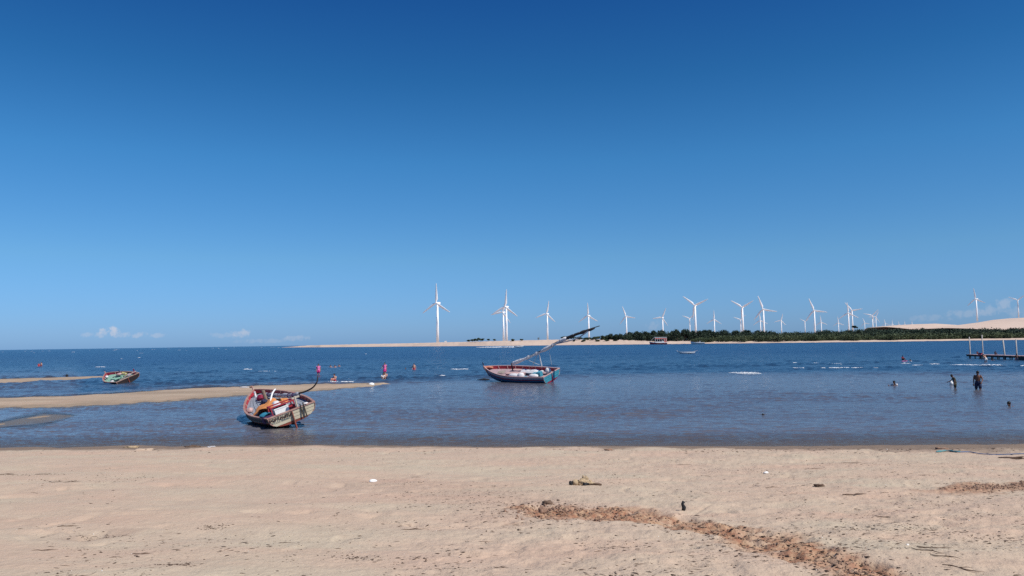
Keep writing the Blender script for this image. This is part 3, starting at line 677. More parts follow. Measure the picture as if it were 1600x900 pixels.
    z0 = hl.k(0); MB().tube([(-.10, 0, z0 - .42), (-.11, 0, z0), (-.14, 0, z0 + hl.DT * .95)], [.05, .045, .035], 6).build('rudder_post', 'oxide' if bottom != 'blue_hull' else 'maroon', root)
    return tr_
def boat_matrix(u, v, a, heel, trim, zoff, z=0.0):
    p = G(u, v, z)
    yaw = a + 90     # local x points ahead
    Mx = Matrix.Translation((p.x, p.y, p.z + zoff)) @ Matrix.Rotation(R(yaw), 4, 'Z') @ Matrix.Rotation(R(-trim), 4, 'Y') @ Matrix.Rotation(R(-heel), 4, 'X')
    return Mx
def item(Mx, mb, name, m, label, cat, loc, rot=(0, 0, 0), smooth=False, group=None):
    o = mb.build(name, m, None, smooth); o.matrix_world = Mx @ Matrix.Translation(loc) @ Euler(rot).to_matrix().to_4x4(); return tag(o, label, cat, group)
def cloth(nx, ny, sx, sy, amp, seed, drop=0.0):
    g = []; 
    for i in range(nx + 1):
        row = []
        for j in range(ny + 1):
            x = (i / nx - .5) * sx; y = (j / ny - .5) * sy; n = float(fbm(np.array(x * 3.), np.array(y * 3.), 3, seed))
            row.append((x * (1 + .1 * n), y * (1 + .12 * n), amp * (n + .5) * (1 - (2 * abs(j / ny - .5)) ** 3) - drop * (2 * abs(j / ny - .5)) ** 2))
        g.append(row)
    m = MB().grid(g); m.grid([[(x, y, z - .03) for x, y, z in r] for r in g]); return m
def sack(sx, sy, sz, seed): return MB().ell((0, 0, sz * .45), (sx / 2, sy / 2, sz / 2), 12, 8, None, .12, seed)
def text_mesh(body, size, mw, name, m, parent):
    cu = bpy.data.curves.new('lettering_curve', 'FONT'); cu.body = body; cu.size = size; cu.extrude = .004; cu.offset = .007; cu.align_x = 'CENTER'; cu.align_y = 'CENTER'
    o = bpy.data.objects.new('lettering_tmp', cu); COL.objects.link(o); bpy.context.view_layer.update()
    me = bpy.data.meshes.new_from_object(o.evaluated_get(bpy.context.evaluated_depsgraph_get())); bpy.data.objects.remove(o)
    me.materials.clear(); me.materials.append(MT[m]); t = bpy.data.objects.new(name, me); COL.objects.link(t); t.parent = parent; t.matrix_local = mw; return t

# --- the cream boat, heeled over in the shallows
hl = Hull(L=7.0, B=2.6, WT=2.12, D=.74, DT=.56, bow=.45, kt=.20, bul=.15)
CB = boat_matrix(462.5, 668, 29, 18, 1.2, .03)
root = thing('fishing_boat', 'cream sterned wooden fishing boat heeled over in the shallows nearest the beach', 'fishing boat', mw=CB)
tr_ = boat_hull(root, hl, 'dark_hull', 'oxide', 'dark_hull', 'red', 'greydeck', 'worn_rail', 'cream', 'wood', split=.70)
text_mesh('FORTALEZA', .19, Matrix.Translation((hl.p(0, 1).x - .05, .52, hl.p(0, 1).z - .125)) @ Matrix(((0, 0, -1), (-1, 0, 0), (0, 1, 0))).to_4x4(), 'name_lettering', 'lettering', tr_)
for y_ in (-.42, -.56):
    MB().box((-.16, y_, .60), (.045, .05, .66)).build('crutch_post', 'darkwood', root)
MB().tube([(-.02, -.30, .35), (0, -.32, 1.0), (0, -.34, 1.3)], .045, 6).build('crutch_post', 'palewood', root)
MB().box((.02, -.36, 1.24), (.09, .34, .07)).build('crutch_bar', 'palewood', root)
MB().box((-.15, .02, .50), (.04, .035, .5)).build('rudder_cheek', 'darkwood', root)
# stern cage: red frame with pale panels
for x_, y_ in ((.35, .72), (.35, -.30), (1.0, .72), (1.0, -.30)):
    MB().box((x_, y_, .82), (.05, .05, .56)).build('cage_post', 'red', root)
MB().box((.35, .21, 1.10), (.06, 1.1, .05)).build('cage_rail', 'red', root); MB().box((1.0, .21, 1.10), (.06, 1.1, .05)).build('cage_rail', 'red', root)
MB().box((.68, .72, 1.11), (.68, .06, .05)).build('cage_rail', 'red', root); MB().box((.68, -.30, 1.11), (.68, .06, .05)).build('cage_rail', 'red', root)
# yard with furled sail, its bare tip bent up over the stern
def smooth_pts(p, k=4):
    out_ = []; n = len(p)
    for i in range(n - 1):
        a, b, c, d = (Vector(p[max(0, i - 1)]), Vector(p[i]), Vector(p[i + 1]), Vector(p[min(n - 1, i + 2)]))
        for j in range(k):
            t = j / k; out_.append(.5 * ((2 * b) + (c - a) * t + (2 * a - 5 * b + 4 * c - d) * t * t + (3 * b - a - 3 * c + d) * t ** 3))
    return out_ + [Vector(p[-1])]
CBi = CB.inverted(); YS = (CB @ Vector((0, -.3, 1))).y
yp = smooth_pts([CBi @ P(u, v, YS + dy) for u, v, dy in ((410, 615, 5.4), (424, 616, 4.3), (440, 616.8, 2.9), (455, 616.6, 1.5), (468, 614.4, .2), (480, 610.4, -.1), (489.5, 604.8, -.3), (495.3, 596.5, -.4), (496.6, 587.6, -.4))]); nyp = len(yp)
MB().tube(yp, [.055 - .03 * i / nyp for i in range(nyp)], 8).build('yard', 'darkwood', root, True)
def furled(pts, r, seed, mname, parent, lumps=.35, n=9):
    g = random.Random(seed); P_ = []; Rr = []
    for i, p in enumerate(pts):
        P_.append(Vector(p) + Vector((0, g.uniform(-.02, .02), -r * .4))); Rr.append(r * (1 + lumps * (g.random() - .5) * 2) * (1 if 0 < i < len(pts) - 1 else .4))
    return MB().tube(P_, Rr, n).build('furled_sail', mname, parent, True)
furled(yp[1:17], .10, 3, 'greysail', root)
m = MB()
for i in range(3, 17, 2): MB().tube([yp[i] + Vector((-.03, 0, -.04)), yp[i] + Vector((.03, 0, -.04))], .115, 8).build('sail_tie', 'purple', root)
MB().tube([(5.0, .0, .6), (5.0, .0, 1.35)], .08, 8).build('mast_stub', 'wood', root)
MB().tube([(6.5, .18, .85), (6.58, .16, 1.12), (6.58, .16, 1.22)], [.05, .05, .07], 6).build('bow_bitt', 'canvas', root)
MB().tube([(6.2, -.35, .75), (6.25, -.3, 1.0)], [.04, .04], 6).build('bow_bitt', 'canvas', root)
MB().tube(smooth_pts([(4.6, -.5, 1.25), (4.1, -.2, 1.15), (3.3, .15, .85), (2.6, .1, .78), (2.0, -.25, .85)]), .042, 7).build('curved_frame', 'white', root, True)
MB().box((3.2, .0, .62), (1.3, 1.1, .12)).build('hatch', 'greydeck', root)
MB().box((3.2, .0, .70), (1.2, 1.0, .04)).build('hatch_cover', 'greydeck', root)
item(CB, cloth(14, 12, 1.9, 1.5, .14, 12, .12), 'tarpaulin', 'orange', 'orange tarpaulin spread over the deck of the cream sterned boat', 'tarpaulin', (2.9, .25, .86), (0, 0, -.3), True)
item(CB, cloth(10, 8, 1.8, .5, .12, 13, .1), 'sail_cloth', 'canvas', 'strip of white cloth lying beside the orange tarpaulin', 'cloth', (2.0, .15, .88), (0, 0, -.15), True)
item(CB, sack(.38, .36, .28, 4), 'cloth_bundle', 'pinkrail', 'pale pinkish bundle on the port rail of the cream sterned boat', 'bundle', (4.2, 1.0, .62))
item(CB, MB().box((0, 0, .15), (.55, .42, .30)), 'crate', 'purple', 'dark purple crate by the port stern corner of the cream sterned boat', 'crate', (.55, .95, .55))
item(CB, cloth(8, 6, .6, .46, .05, 14, .03), 'teal_cloth', 'teal', 'teal blue cloth lying over the dark purple crate', 'cloth', (.6, .92, .90), (0, 0, .1), True)
item(CB, MB().box((0, 0, .19), (.5, .62, .38)).box((0, 0, .40), (.53, .66, .05)), 'cool_box', 'white', 'white cool box standing inside the red stern frame', 'cool box', (.62, .28, .58))
item(CB, MB().box((0, 0, .03), (.56, .6, .06)), 'blue_board', 'blue', 'pale blue board lying on the white cool box', 'board', (.66, .28, 1.01), (0, .2, 0))
item(CB, MB().box((0, 0, .17), (.3, .26, .34)), 'fuel_can', 'red', 'red fuel can at the starboard end of the stern frame', 'fuel can', (.55, -.16, .58))
item(CB, sack(.32, .3, .24, 6), 'bag', 'canvas', 'small white bag in the starboard stern corner of the cream boat', 'bag', (.4, -.78, .58))
item(CB, sack(.5, .35, .24, 7), 'net_heap', 'navy', 'dark heap of net on the foredeck of the cream sterned boat', 'net', (4.8, .15, .72))
item(CB, sack(.5, .4, .32, 8), 'red_bundle', 'maroon', 'dark red bundle by the white bitts on the bow', 'bundle', (5.7, .1, .8))
item(CB, sack(.35, .4, .25, 9), 'orange_bundle', 'orange', 'small orange bundle under the furled sail near the red stern frame', 'bundle', (1.5, -.15, .88))

# --- the blue boat with the slanting yard
hl = Hull(L=7.3, B=2.85, WT=2.45, D=.93, DT=.8, bow=.36, kt=.12)
BB = boat_matrix(863, 598, 50, 17, 1.0, -.01)
root = thing('sailing_boat', 'blue wooden boat with turquoise stern and a long slanting yard', 'sailing boat', mw=BB)
boat_hull(root, hl, 'blue_hull', 'maroon', 'pinkgrey', 'red', 'pinkgrey', 'pinkrail', 'turquoise', 'turquoise', split=.76)
MB().tube([hl.p(.93, .9, 1) + Vector((0, .02, 0)), hl.p(.97, .95, 1) + Vector((0, .02, 0)), hl.p(1, .95, 1) + Vector((.08, 0, 0)), hl.p(.97, .95, -1), hl.p(.93, .9, -1)], .12, 7).build('bow_fender', 'orange_paint', root, True)
MB().tube([hl.p(1, 1) + Vector((.05, 0, -.05)), hl.p(1, 1) + Vector((.1, 0, .45))], .05, 6).build('bow_bitt', 'navy', root)
MB().box((3.6, .1, .82), (1.9, 1.3, .22)).build('cabin_top', 'pinkgrey', root); MB().box((3.6, .1, .95), (2.0, 1.4, .05)).build('cabin_lid', 'pinkrail', root)
yinv = BB.inverted()
# the yard in world space between its seen ends, carried by the boat
# foot near the mast step, tip high beyond the stern
pm = boat_foot = BB @ Vector((4.3, .0, .95))
tipw = P(937, 509.2, 67.0); footw = P(799, 568.0, (BB @ Vector((4.3, 0, .95))).y)
ypw = smooth_pts([footw, footw.lerp(tipw, .3) + Vector((0, 0, -.03)), footw.lerp(tipw, .62) + Vector((0, 0, .22)), footw.lerp(tipw, .84) + Vector((0, 0, .14)), tipw], 7)
yl = [yinv @ p for p in ypw]; ny = len(yl)
MB().tube(yl, [.07 - .03 * abs(2 * i / ny - .7) for i in range(ny)], 8).build('yard', 'darkwood', root, True)
furled(yl[0:16], .145, 21, 'canvas', root, .45)
furled([p + Vector((0, 0, -.03)) for p in yl[14:26]], .12, 22, 'darkwood', root, .35)
for i in range(1, 25, 2): MB().tube([yl[i] + Vector((.03, 0, -.04)), yl[i] + Vector((-.03, 0, -.04))], .175 if i < 15 else .10, 8).build('sail_tie', 'greysail', root)
MB().tube([(4.3, 0, .7), yl[0] + Vector((0, 0, .05))], .06, 6).build('mast_step', 'darkwood', root)
hang = [yinv @ p for p in smooth_pts([ypw[12] + Vector((0, -.05, -.12)), ypw[16] + Vector((0, -.1, -.42)), ypw[19] + Vector((0, -.1, -.40)), ypw[23] + Vector((0, -.05, -.06))], 4)]
MB().tube(hang, .05, 6).build('loose_sail_edge', 'greysail', root, True)
top_m = yinv @ (footw.lerp(tipw, .325)); mfoot = yinv @ P(846.5, 572, (BB @ Vector((2.2, 0, .8))).y)
MB().tube([mfoot, top_m], [.05, .045], 6).build('mast', 'canvas', root)
MB().tube([yinv @ P(831, 574, (BB @ Vector((3.0, 0, .8))).y), top_m], .022, 5).build('stay', 'rope', root)
MB().tube([yinv @ P(862, 570, (BB @ Vector((1.0, 0, .8))).y), yinv @ footw.lerp(tipw, .44)], .012, 4).build('stay', 'rope', root)
MB().tube([mfoot, yl[4]], .02, 5).build('stay', 'rope', root)
item(BB, sack(1.6, .6, .4, 31), 'sail_bag', 'canvas', 'long white sail bag lying on the near side deck of the blue boat', 'bag', (3.3, .95, .70), smooth=True)
item(BB, sack(.75, .6, .5, 32), 'white_sack', 'canvas', 'rounded white sack at the stern end of the long sail bag', 'sack', (2.6, .98, .70), smooth=True)
item(BB, sack(1.1, .55, .36, 33), 'white_sack', 'canvas', 'flat white sack on the near side deck close to the turquoise stern', 'sack', (1.25, .85, .72), smooth=True)
item(BB, cloth(8, 6, 1.0, .5, .14, 34, .05), 'blue_cloth', 'teal', 'dark blue cloth between the white sacks on the blue boat', 'cloth', (1.95, .9, .76), smooth=True)
item(BB, cloth(12, 6, 2.4, .7, .14, 35, .1), 'sail_cloth', 'canvas', 'long white cloth stretched along the middle of the blue boat', 'cloth', (2.0, -.1, 1.02), (0, -.04, 0), True)
item(BB, MB().box((0, 0, .2), (.42, .4, .4)), 'teal_crate', 'turquoise', 'pale turquoise crate on deck just ahead of the stern, with a lid', 'crate', (.95, .35, .72))
item(BB, MB().box((0, 0, .16), (.36, .34, .32)), 'teal_crate', 'turquoise', 'lower turquoise crate beside the lidded one on the blue boat', 'crate', (1.45, .4, .70))
item(BB, sack(.5, .5, .62, 36), 'white_bundle', 'canvas', 'white bundle standing up in the stern of the blue boat', 'bundle', (.5, -.35, .70), smooth=True)
for i in range(6):
    item(BB, MB().tube([(-.35, 0, .02), (.35, 0, .05)], .03, 5), 'pole', 'palewood', 'pale short pole on the foredeck of the blue boat, %s of six' % ORD[i], 'pole', (5.2 + .05 * i, .75 - i * .12, .93 + .03 * (i % 2)), (0, 0, .1 * i), group='poles on the foredeck of the blue boat')
an = G(753, 594.3); o = MB().tube([an + Vector((-.45, 0, .03)), an + Vector((.2, .1, .12)), an + Vector((.75, .2, .04))], [.05, .09, .06], 6).build('float_log', 'black', None, True); tag(o, 'dark log floating off the bow of the blue boat', 'log')

# --- the green decked boat at the left
hl = Hull(L=5.2, B=2.6, WT=2.35, D=.70, DT=.58, bow=.38, kt=.10, bul=.22)
GB = boat_matrix(203, 599, 46, 22, 0, -.05)
root = thing('fishing_boat', 'green decked small boat with maroon bulwarks, tilted in the water at the left', 'fishing boat', mw=GB)
boat_hull(root, hl, 'brown_hull', 'darkwood', 'brown_hull', 'maroon', 'green', 'worn_rail', 'brown_hull', 'brown_hull', split=.66)
MB().tube([(.3, .6, .72), (-.12, -.1, .95), (-.3, -.9, 1.0)], .045, 6).build('stern_pole', 'pinkrail', root)
MB().tube([(3.9, -.75, .7), (3.95, -.78, 1.15)], .05, 6).build('side_bitt', 'navy', root)
MB().tube([(.5, -.95, .7), (.45, -1.0, 1.2)], .06, 6).build('side_bitt', 'maroon', root)
MB().tube([(4.3, .1, .6), (2.6, -.1, .85), (1.0, -.3, 1.0)], .05, 6).build('boom', 'palewood', root)
MB().box((2.6, .1, .62), (1.3, .9, .16)).build('hatch', 'green', root); MB().box((1.5, .45, .64), (.5, .5, .03)).build('dark_hatch', 'black', root)
item(GB, cloth(10, 6, 1.4, .4, .12, 41, .1), 'yellow_cloth', 'yellow', 'yellow cloth draped along the far side of the green decked boat', 'cloth', (1.9, -.55, .88), (0, -.05, 0), True)
item(GB, sack(.9, .5, .3, 42), 'pink_bundle', 'pinkrail', 'pale pink bundle amidships in the green decked boat', 'bundle', (2.6, -.2, .78), smooth=True)
item(GB, sack(.35, .35, .28, 43), 'white_bag', 'canvas', 'white bag in the bow corner of the green decked boat', 'bag', (4.2, .5, .78), smooth=True)
item(GB, sack(.6, .35, .18, 44), 'white_cloth', 'canvas', 'small white cloth by the near rail of the green decked boat', 'cloth', (1.6, .98, .60), smooth=True)
item(GB, sack(.5, .5, .3, 45), 'net_heap', 'greysail', 'grey heap of net near the stern of the green decked boat', 'net', (.7, -.45, .62), smooth=True)

# --- white skiff at anchor
hl = Hull(L=4.0, B=1.3, WT=1.0, D=.5, DT=.45, bow=.22, kt=.05, bul=.18)
SK = boat_matrix(1085, 552.6, 88, 0, 0, -.02)
root = thing('skiff', 'small white skiff lying alone in the channel below the far wood', 'skiff', mw=SK)
boat_hull(root, hl, 'white', 'white', 'white', 'wood', 'wood', 'white', 'white', 'white', split=.6, nt=14)
MB().box((1.6, 0, .42), (.22, 1.1, .04)).build('thwart', 'wood', root); MB().tube([(.3, 0, .5), (-.5, -.1, .75), (-1.0, -.15, .8)], [.07, .05, .03], 6).build('tiller', 'greysail', root)

# --- speedboats
def speedboat(Mx, Lb, label, name='speedboat'):
    root = thing(name, label, 'speedboat', mw=Mx); h = Hull(L=Lb, B=Lb * .36, WT=Lb * .3, D=Lb * .14, DT=Lb * .13, bow=Lb * .05, kt=.05, bul=.15)
    ts = [i / 12 for i in range(13)]; m = MB()
    for sg in (1, -1): m.grid([[h.p(t, j / 6, sg) for j in range(7)] for t in ts])
    l = [h.p(0, j / 6) for j in range(7)]; m.grid([l, [Vector((p.x, -p.y, p.z)) for p in l]]); m.build('hull', 'white', root, True)
    MB().grid([[h.p(t, .99, 1) - Vector((0, 0, .04)), h.p(t, .99, -1) - Vector((0, 0, .04))] for t in ts if t > .5]).build('foredeck', 'white', root)
    MB().grid([[h.p(t, .8, 1), h.p(t, .8, -1)] for t in ts if t < .55]).build('cockpit_floor', 'greydeck', root)
    z = h.sh(.5); MB().box((Lb * .5, 0, z + Lb * .05), (.06, Lb * .26, Lb * .1), (0, .5, 0)).build('windscreen', 'glass', root)
    MB().box((Lb * .35, 0, z), (Lb * .08, Lb * .24, Lb * .08)).build('seat', 'white', root); MB().box((Lb * .35 - .3, 0, z + Lb * .06), (.1, Lb * .24, Lb * .1)).build('seat_back', 'white', root)
    MB().box((-.3, 0, h.sh(0)), (.5, .4, .8)).build('outboard_motor', 'black', root)
    return root
p = G(805, 543.2); SB = Matrix.Translation((p.x, p.y, -.1)) @ Matrix.Rotation(R(4), 4, 'Z') @ Matrix.Rotation(R(-5), 4, 'Y'); speedboat(SB, 5.6, 'white speedboat racing along the spit with a long white wake')
MB().tube([(2.6, .3, 1.2), (2.6, .3, 1.6), (2.65, .3, 1.9)], .1, 6)
p = G(1100.5, 537.7); SB2 = Matrix.Translation((p.x, p.y, .1)) @ Matrix.Rotation(R(176), 4, 'Z'); speedboat(SB2, 10.5, 'white speedboat drawn up on the far beach right of the red tour boat')

# --- red tour boat
p = G(1042, 537.9); TBm = Matrix.Translation((p.x, p.y, -.1)) @ Matrix.Rotation(R(178), 4, 'Z'); root = thing('tour_boat', 'red double deck tour boat with a white roof moored at the far beach', 'tour boat', mw=TBm)
h = Hull(L=15.0, B=4.6, WT=4.0, D=1.7, DT=1.5, bow=.9, kt=.1, bul=.2); ts = [i / 16 for i in range(17)]
m = MB()
for sg in (1, -1): m.grid([[h.p(t, j / 6, sg) for j in range(7)] for t in ts])
l = [h.p(0, j / 6) for j in range(7)]; m.grid([l, [Vector((q.x, -q.y, q.z)) for q in l]]); m.build('hull', 'redcloth', root, True)
m = MB()
for sg in (1, -1): m.grid([[h.p(t, j, sg) + Vector((0, sg * .03, 0)) for j in (.86, 1)] for t in ts])
m.build('hull_band', 'white', root); MB().grid([[h.p(t, .93, 1), h.p(t, .93, -1)] for t in ts]).build('deck', 'wood', root)
MB().box((5.6, 0, 6.3), (10.8, 4.6, .35)).build('roof', 'white', root)
for i in range(6):
    for sg in (1, -1): MB().box((.8 + i * 1.9, sg * 2.05, 3.9), (.16, .16, 4.6)).build('roof_post', 'white', root)
MB().box((1.4, 0, 3.6), (2.2, 3.9, 3.6)).build('cabin', 'coral', root); MB().box((1.4, 1.98, 4.0), (1.2, .06, 1.0)).build('cabin_window', 'glass', root); MB().box((1.4, -1.98, 4.0), (1.2, .06, 1.0)).build('cabin_window', 'glass', root)
for sg in (1, -1):
    MB().box((6.6, sg * 2.0, 5.3), (8.2, .08, .9)).build('upper_panel', 'coral', root); MB().box((6.6, sg * 2.1, 2.2), (8.2, .08, .7)).build('rail_panel', 'white', root)
MB().box((6.5, 0, 2.9), (7.5, 2.4, 1.4)).build('seat_rows', 'navy', root)
MB().add([(2.9, 2.2, 1.6), (5.0, 2.2, 1.6), (3.8, 2.2, 3.6), (2.9, 2.3, 1.6), (5.0, 2.3, 1.6), (3.8, 2.3, 3.6)], [(0, 1, 2), (5, 4, 3), (0, 3, 4, 1), (1, 4, 5, 2), (2, 5, 3, 0)]).build('sign_board', 'white', root)
MB().tube([(14.6, 0, 2.2), (12.6, 0, 4.9), (11.2, 0, 5.9)], .1, 5).build('bow_stay', 'white', root)
MB().tube([(12.2, -1.0, 1.8), (12.2, -1.0, 4.0)], .1, 5).build('bow_ladder', 'greysail', root)

# ---------------------------------------------------------------- pier
pa = G(1512, 559.8); pb = G(1606, 563.6); dirp = (pb - pa).normalized(); ln = (pb - pa).length; perp = Vector((-dirp.y, dirp.x, 0))
MP = Matrix.Translation(pa) @ Matrix(((dirp.x, perp.x, 0), (dirp.y, perp.y, 0), (0, 0, 1))).to_4x4()
root = thing('pier', 'low wooden pier with tall pale posts standing in the water at the right', 'pier', mw=MP)
DZ = .62; Lp = ln + 8; WP = 1.8
for y_ in (0.05, WP - .05): MB().box((Lp / 2 - .3, y_, DZ - .16), (Lp, .16, .26)).build('deck_beam', 'darkwood', root)
npk = int(Lp / .26)
pk = MB().box((0, 0, 0), (.23, WP + .3, .05)).build('deck_plank', 'pinkgrey', root); pk.location = (0, WP / 2, DZ)
for i in range(1, npk):
    c = pk.copy(); COL.objects.link(c); c.parent = root; c.location = (i * .26, WP / 2 + random.uniform(-.05, .05), DZ + random.uniform(-.008, .008)); c.rotation_euler = (0, 0, random.uniform(-.01, .01))
def on_pier(u, v, y=0.0): # x along the pier for an image column
    lo, hi = 0.0, Lp
    for _ in range(40):
        mid = (lo + hi) / 2; w = MP @ Vector((mid, y, DZ)); d = M.inverted() @ w; uu = 800 + F * d.x / -d.z
        if uu < u: lo = mid
        else: hi = mid
    return lo
def vtoz(x, y, v):
    w = MP @ Vector((x, y, 0)); lo, hi = -2., 9.
    for _ in range(40):
        mid = (lo + hi) / 2; d = M.inverted() @ Vector((w.x, w.y, mid)); vv = 450 - F * d.y / -d.z
        if vv > v: lo = mid
        else: hi = mid
    return lo
Minv = M.inverted()
for (u, v, y_, lean, r_w) in ((1514.7, 526.3, 0, 0, .1), (1534.7, 523.2, WP, 0, .09), (1568.5, 531, 0, -.22, .11), (1587.5, 530, WP, 0, .10)):
    x_ = on_pier(u, 555, y_); zt = vtoz(x_, y_, v)
    MB().tube([(x_, y_ + .12, -1.0), (x_, y_ + .12, DZ), (x_ + lean, y_ + .12, zt)], [r_w * 1.1, r_w, r_w * .85], 8).build('tall_post', 'concrete', root, True)
for i in range(0, int(Lp / 1.7)):
    for y_ in (.1, WP - .1): MB().tube([(.4 + i * 1.7, y_, -1.0), (.4 + i * 1.7, y_, DZ - .05)], .08, 6).build('pile', 'darkwood', root)
for u in (1597,):
    x_ = on_pier(u, 555); MB().box((x_ + .4, -.15, .15), (1.2, .3, .75)).build('end_block', 'black', root)

# ---------------------------------------------------------------- people
def person(name, label, loc, yaw, J, hgt=1.7, skin='skin_tan', top=None, bottom=None, hairlen=.0, group=None, voxel=.014, torso_len=1.0, below=None, longhair=False, skirt=None):
    """J: joint positions for a 1.7 m body in its own frame (x = its right, y = ahead, z up)."""
    k = hgt / 1.7
    t = thing(name, label, 'person', loc, (0, 0, yaw), group); V_ = {a: Vector(b) * k for a, b in J.items()}
    b = MB(); T_ = lambda pts, rs, n=10: b.tube([V_[p] if isinstance(p, str) else p for p in pts], [r * k for r in rs], n)
    pel, ch, nk, hd = V_['pelvis'], V_['chest'], V_['neck'], V_['head']
    side = (V_['sr'] - V_['sl']).normalized()
    # trunk: elliptical rings from hips to shoulders
    rings = [(pel - (ch - pel) * .25, .10, .085), (pel, .165, .115), (pel.lerp(ch, .4), .135, .10), (pel.lerp(ch, .8), .165, .115), (ch.lerp(nk, .35), .175, .11), (ch.lerp(nk, .75), .12, .08), (nk, .06, .06)]
    g = []
    for c, a, d in rings:
        ax = (nk - pel).normalized(); fwd_ = ax.cross(side).normalized()
        g.append([c + side * math.cos(q) * a * k + fwd_ * math.sin(q) * d * k for q in [i * math.pi / 8 for i in range(16)]])
    b.grid(g, True); n0 = len(b.v) - len(g) * 16; b.f.append(tuple(range(n0, n0 + 16))[::-1]); b.f.append(tuple(range(len(b.v) - 16, len(b.v))))
    T_([nk - (nk - ch) * .2, nk, hd], [.06, .052, .055])
    hx = (hd - nk).normalized(); face = V_.get('look', None)
    fdir = (Vector(face) if face is not None else Vector((0, 1, -.1))).normalized()
    b.ell(hd + hx * .03 * k, (.078 * k, .095 * k, .118 * k), 14, 10)
    b.ell(hd + fdir * .085 * k - Vector((0, 0, .03)) * k, (.045 * k, .04 * k, .05 * k), 8, 6)      # jaw
    b.ell(hd + fdir * .112 * k, (.016 * k, .022 * k, .024 * k), 6, 5)          # nose
    for sg in (1, -1): b.ell(hd + side * sg * .082 * k, (.014 * k, .022 * k, .032 * k), 6, 5)     # ears
    for s_ in ('l', 'r'):
        sh_, e, h_ = V_['s' + s_], V_['e' + s_], V_['h' + s_]
        T_([ch.lerp(nk, .4), sh_, sh_.lerp(e, .35), e, e.lerp(h_, .3), h_], [.05, .062, .052, .040, .042, .026])
        dh = (h_ - e).normalized(); pn = dh.cross(side).normalized() if abs(dh.dot(side)) < .95 else Vector((0, 0, 1))
        ac = dh.cross(pn).normalized(); pc = h_ + dh * .05 * k
        b.ell(pc, (.042 * k, .042 * k, .042 * k), 8, 6)
        for fi, (o_, ln_) in enumerate(((-.033, .060), (-.011, .075), (.011, .070), (.033, .055))):
            q0 = h_ + dh * .07 * k + ac * o_ * k; q1 = q0 + dh * ln_ * .55 * k; q2 = q1 + (dh * .8 + pn * .55).normalized() * ln_ * .6 * k
            b.tube([q0, q1, q2], [.0105 * k, .0098 * k, .0085 * k], 6)
        b.tube([h_ + dh * .02 * k - ac * .03 * k, h_ + dh * .05 * k - ac * .062 * k, h_ + dh * .085 * k - ac * .07 * k], [.012 * k, .012 * k, .010 * k], 6)
        hp, kn, an_ = V_['p' + s_], V_['k' + s_], V_['a' + s_]
        T_([hp, hp.lerp(kn, .35), kn, kn.lerp(an_, .3), an_], [.092, .085, .058, .056, .036])
        T_([an_ - Vector((0, .04, .02)) * k, an_ + Vector((0, .06, -.05)) * k, an_ + Vector((0, .17, -.065)) * k], [.04, .042, .026], 8)
    o = b.build('body', skin, t, True); md = o.modifiers.new('Remesh', 'REMESH'); md.mode = 'VOXEL'; md.voxel_size = voxel; md.use_smooth_shade = True
    hb = MB().ell(hd + hx * .06 * k - fdir * .018 * k, (.094 * k, .105 * k, .10 * k), 12, 8, None, .05, 3)
    if longhair: hb.tube([hd - fdir * .07 * k + hx * .04 * k, hd - fdir * .10 * k - hx * .10 * k, hd - fdir * .09 * k - hx * .28 * k], [.07 * k, .075 * k, .03 * k], 8)
    hb.build('hair', 'hair', t, True)
    for sg in (1, -1): MB().ell(hd + fdir * .088 * k + side * sg * .033 * k + hx * .018 * k, (.012 * k,) * 3, 6, 5).build('eye', 'eye', t)
    def shell(a, b_, grow): return [[c + side * math.cos(q) * (ra + grow) * k + fwd_ * math.sin(q) * (rd + grow) * k for q in [i * math.pi / 8 for i in range(16)]] for c, ra, rd in rings[a:b_]]
    if top:
        m_ = MB().grid(shell(1, 6, .016), True)
        for s_ in ('l', 'r'): m_.tube([ch.lerp(nk, .4), V_['s' + s_], V_['s' + s_].lerp(V_['e' + s_], .5)], [.06 * k, .075 * k, .066 * k], 10)
        m_.build('top', top, t, True)
    if bottom:
        m_ = MB().grid(shell(0, 3, .014), True)
        for s_ in ('l', 'r'): m_.tube([V_['p' + s_], V_['p' + s_].lerp(V_['k' + s_], .35), V_['p' + s_].lerp(V_['k' + s_], .85)], [.108 * k, .104 * k, .088 * k], 12)
        m_.build('shorts', bottom, t, True)
    if skirt:
        kk = V_['pl'].lerp(V_['pr'], .5); kn_ = V_['kl'].lerp(V_['kr'], .5); g = []
        for f_, w_ in ((-.15, .15), (0, .19), (.4, .22), (.8, .25)):
            c = kk.lerp(kn_, f_); g.append([c + Vector((math.cos(q) * w_ * k, math.sin(q) * w_ * .8 * k, 0)) for q in [i * math.pi / 8 for i in range(16)]])
        MB().grid(g, True).build('skirt', skirt, t, True)
    return t
STAND = dict(pelvis=(0, 0, .92), chest=(0, 0, 1.22), neck=(0, .02, 1.44), head=(0, .04, 1.56), sl=(-.19, 0, 1.38), sr=(.19, 0, 1.38), el=(-.25, -.02, 1.09), er=(.25, -.02, 1.09),
             hl=(-.27, .06, .84), hr=(.27, .06, .84), pl=(-.09, 0, .88), pr=(.09, 0, .88), kl=(-.10, .03, .48), kr=(.11, .0, .48), al=(-.10, 0, .08), ar=(.12, -.02, .08))
def pose(**kw): d = dict(STAND); d.update(kw); return d
SWIM = pose(pelvis=(0, -.35, -.45), chest=(0, -.12, -.2), neck=(0, .0, -.02), head=(0, .05, .11), sl=(-.18, 0, -.04), sr=(.18, 0, -.04), el=(-.32, .15, -.15), er=(.32, .15, -.15), hl=(-.25, .38, -.1), hr=(.25, .38, -.1),
            pl=(-.09, -.38, -.5), pr=(.09, -.38, -.5), kl=(-.1, -.6, -.8), kr=(.1, -.55, -.8), al=(-.1, -.9, -.95), ar=(.1, -.9, -.95))
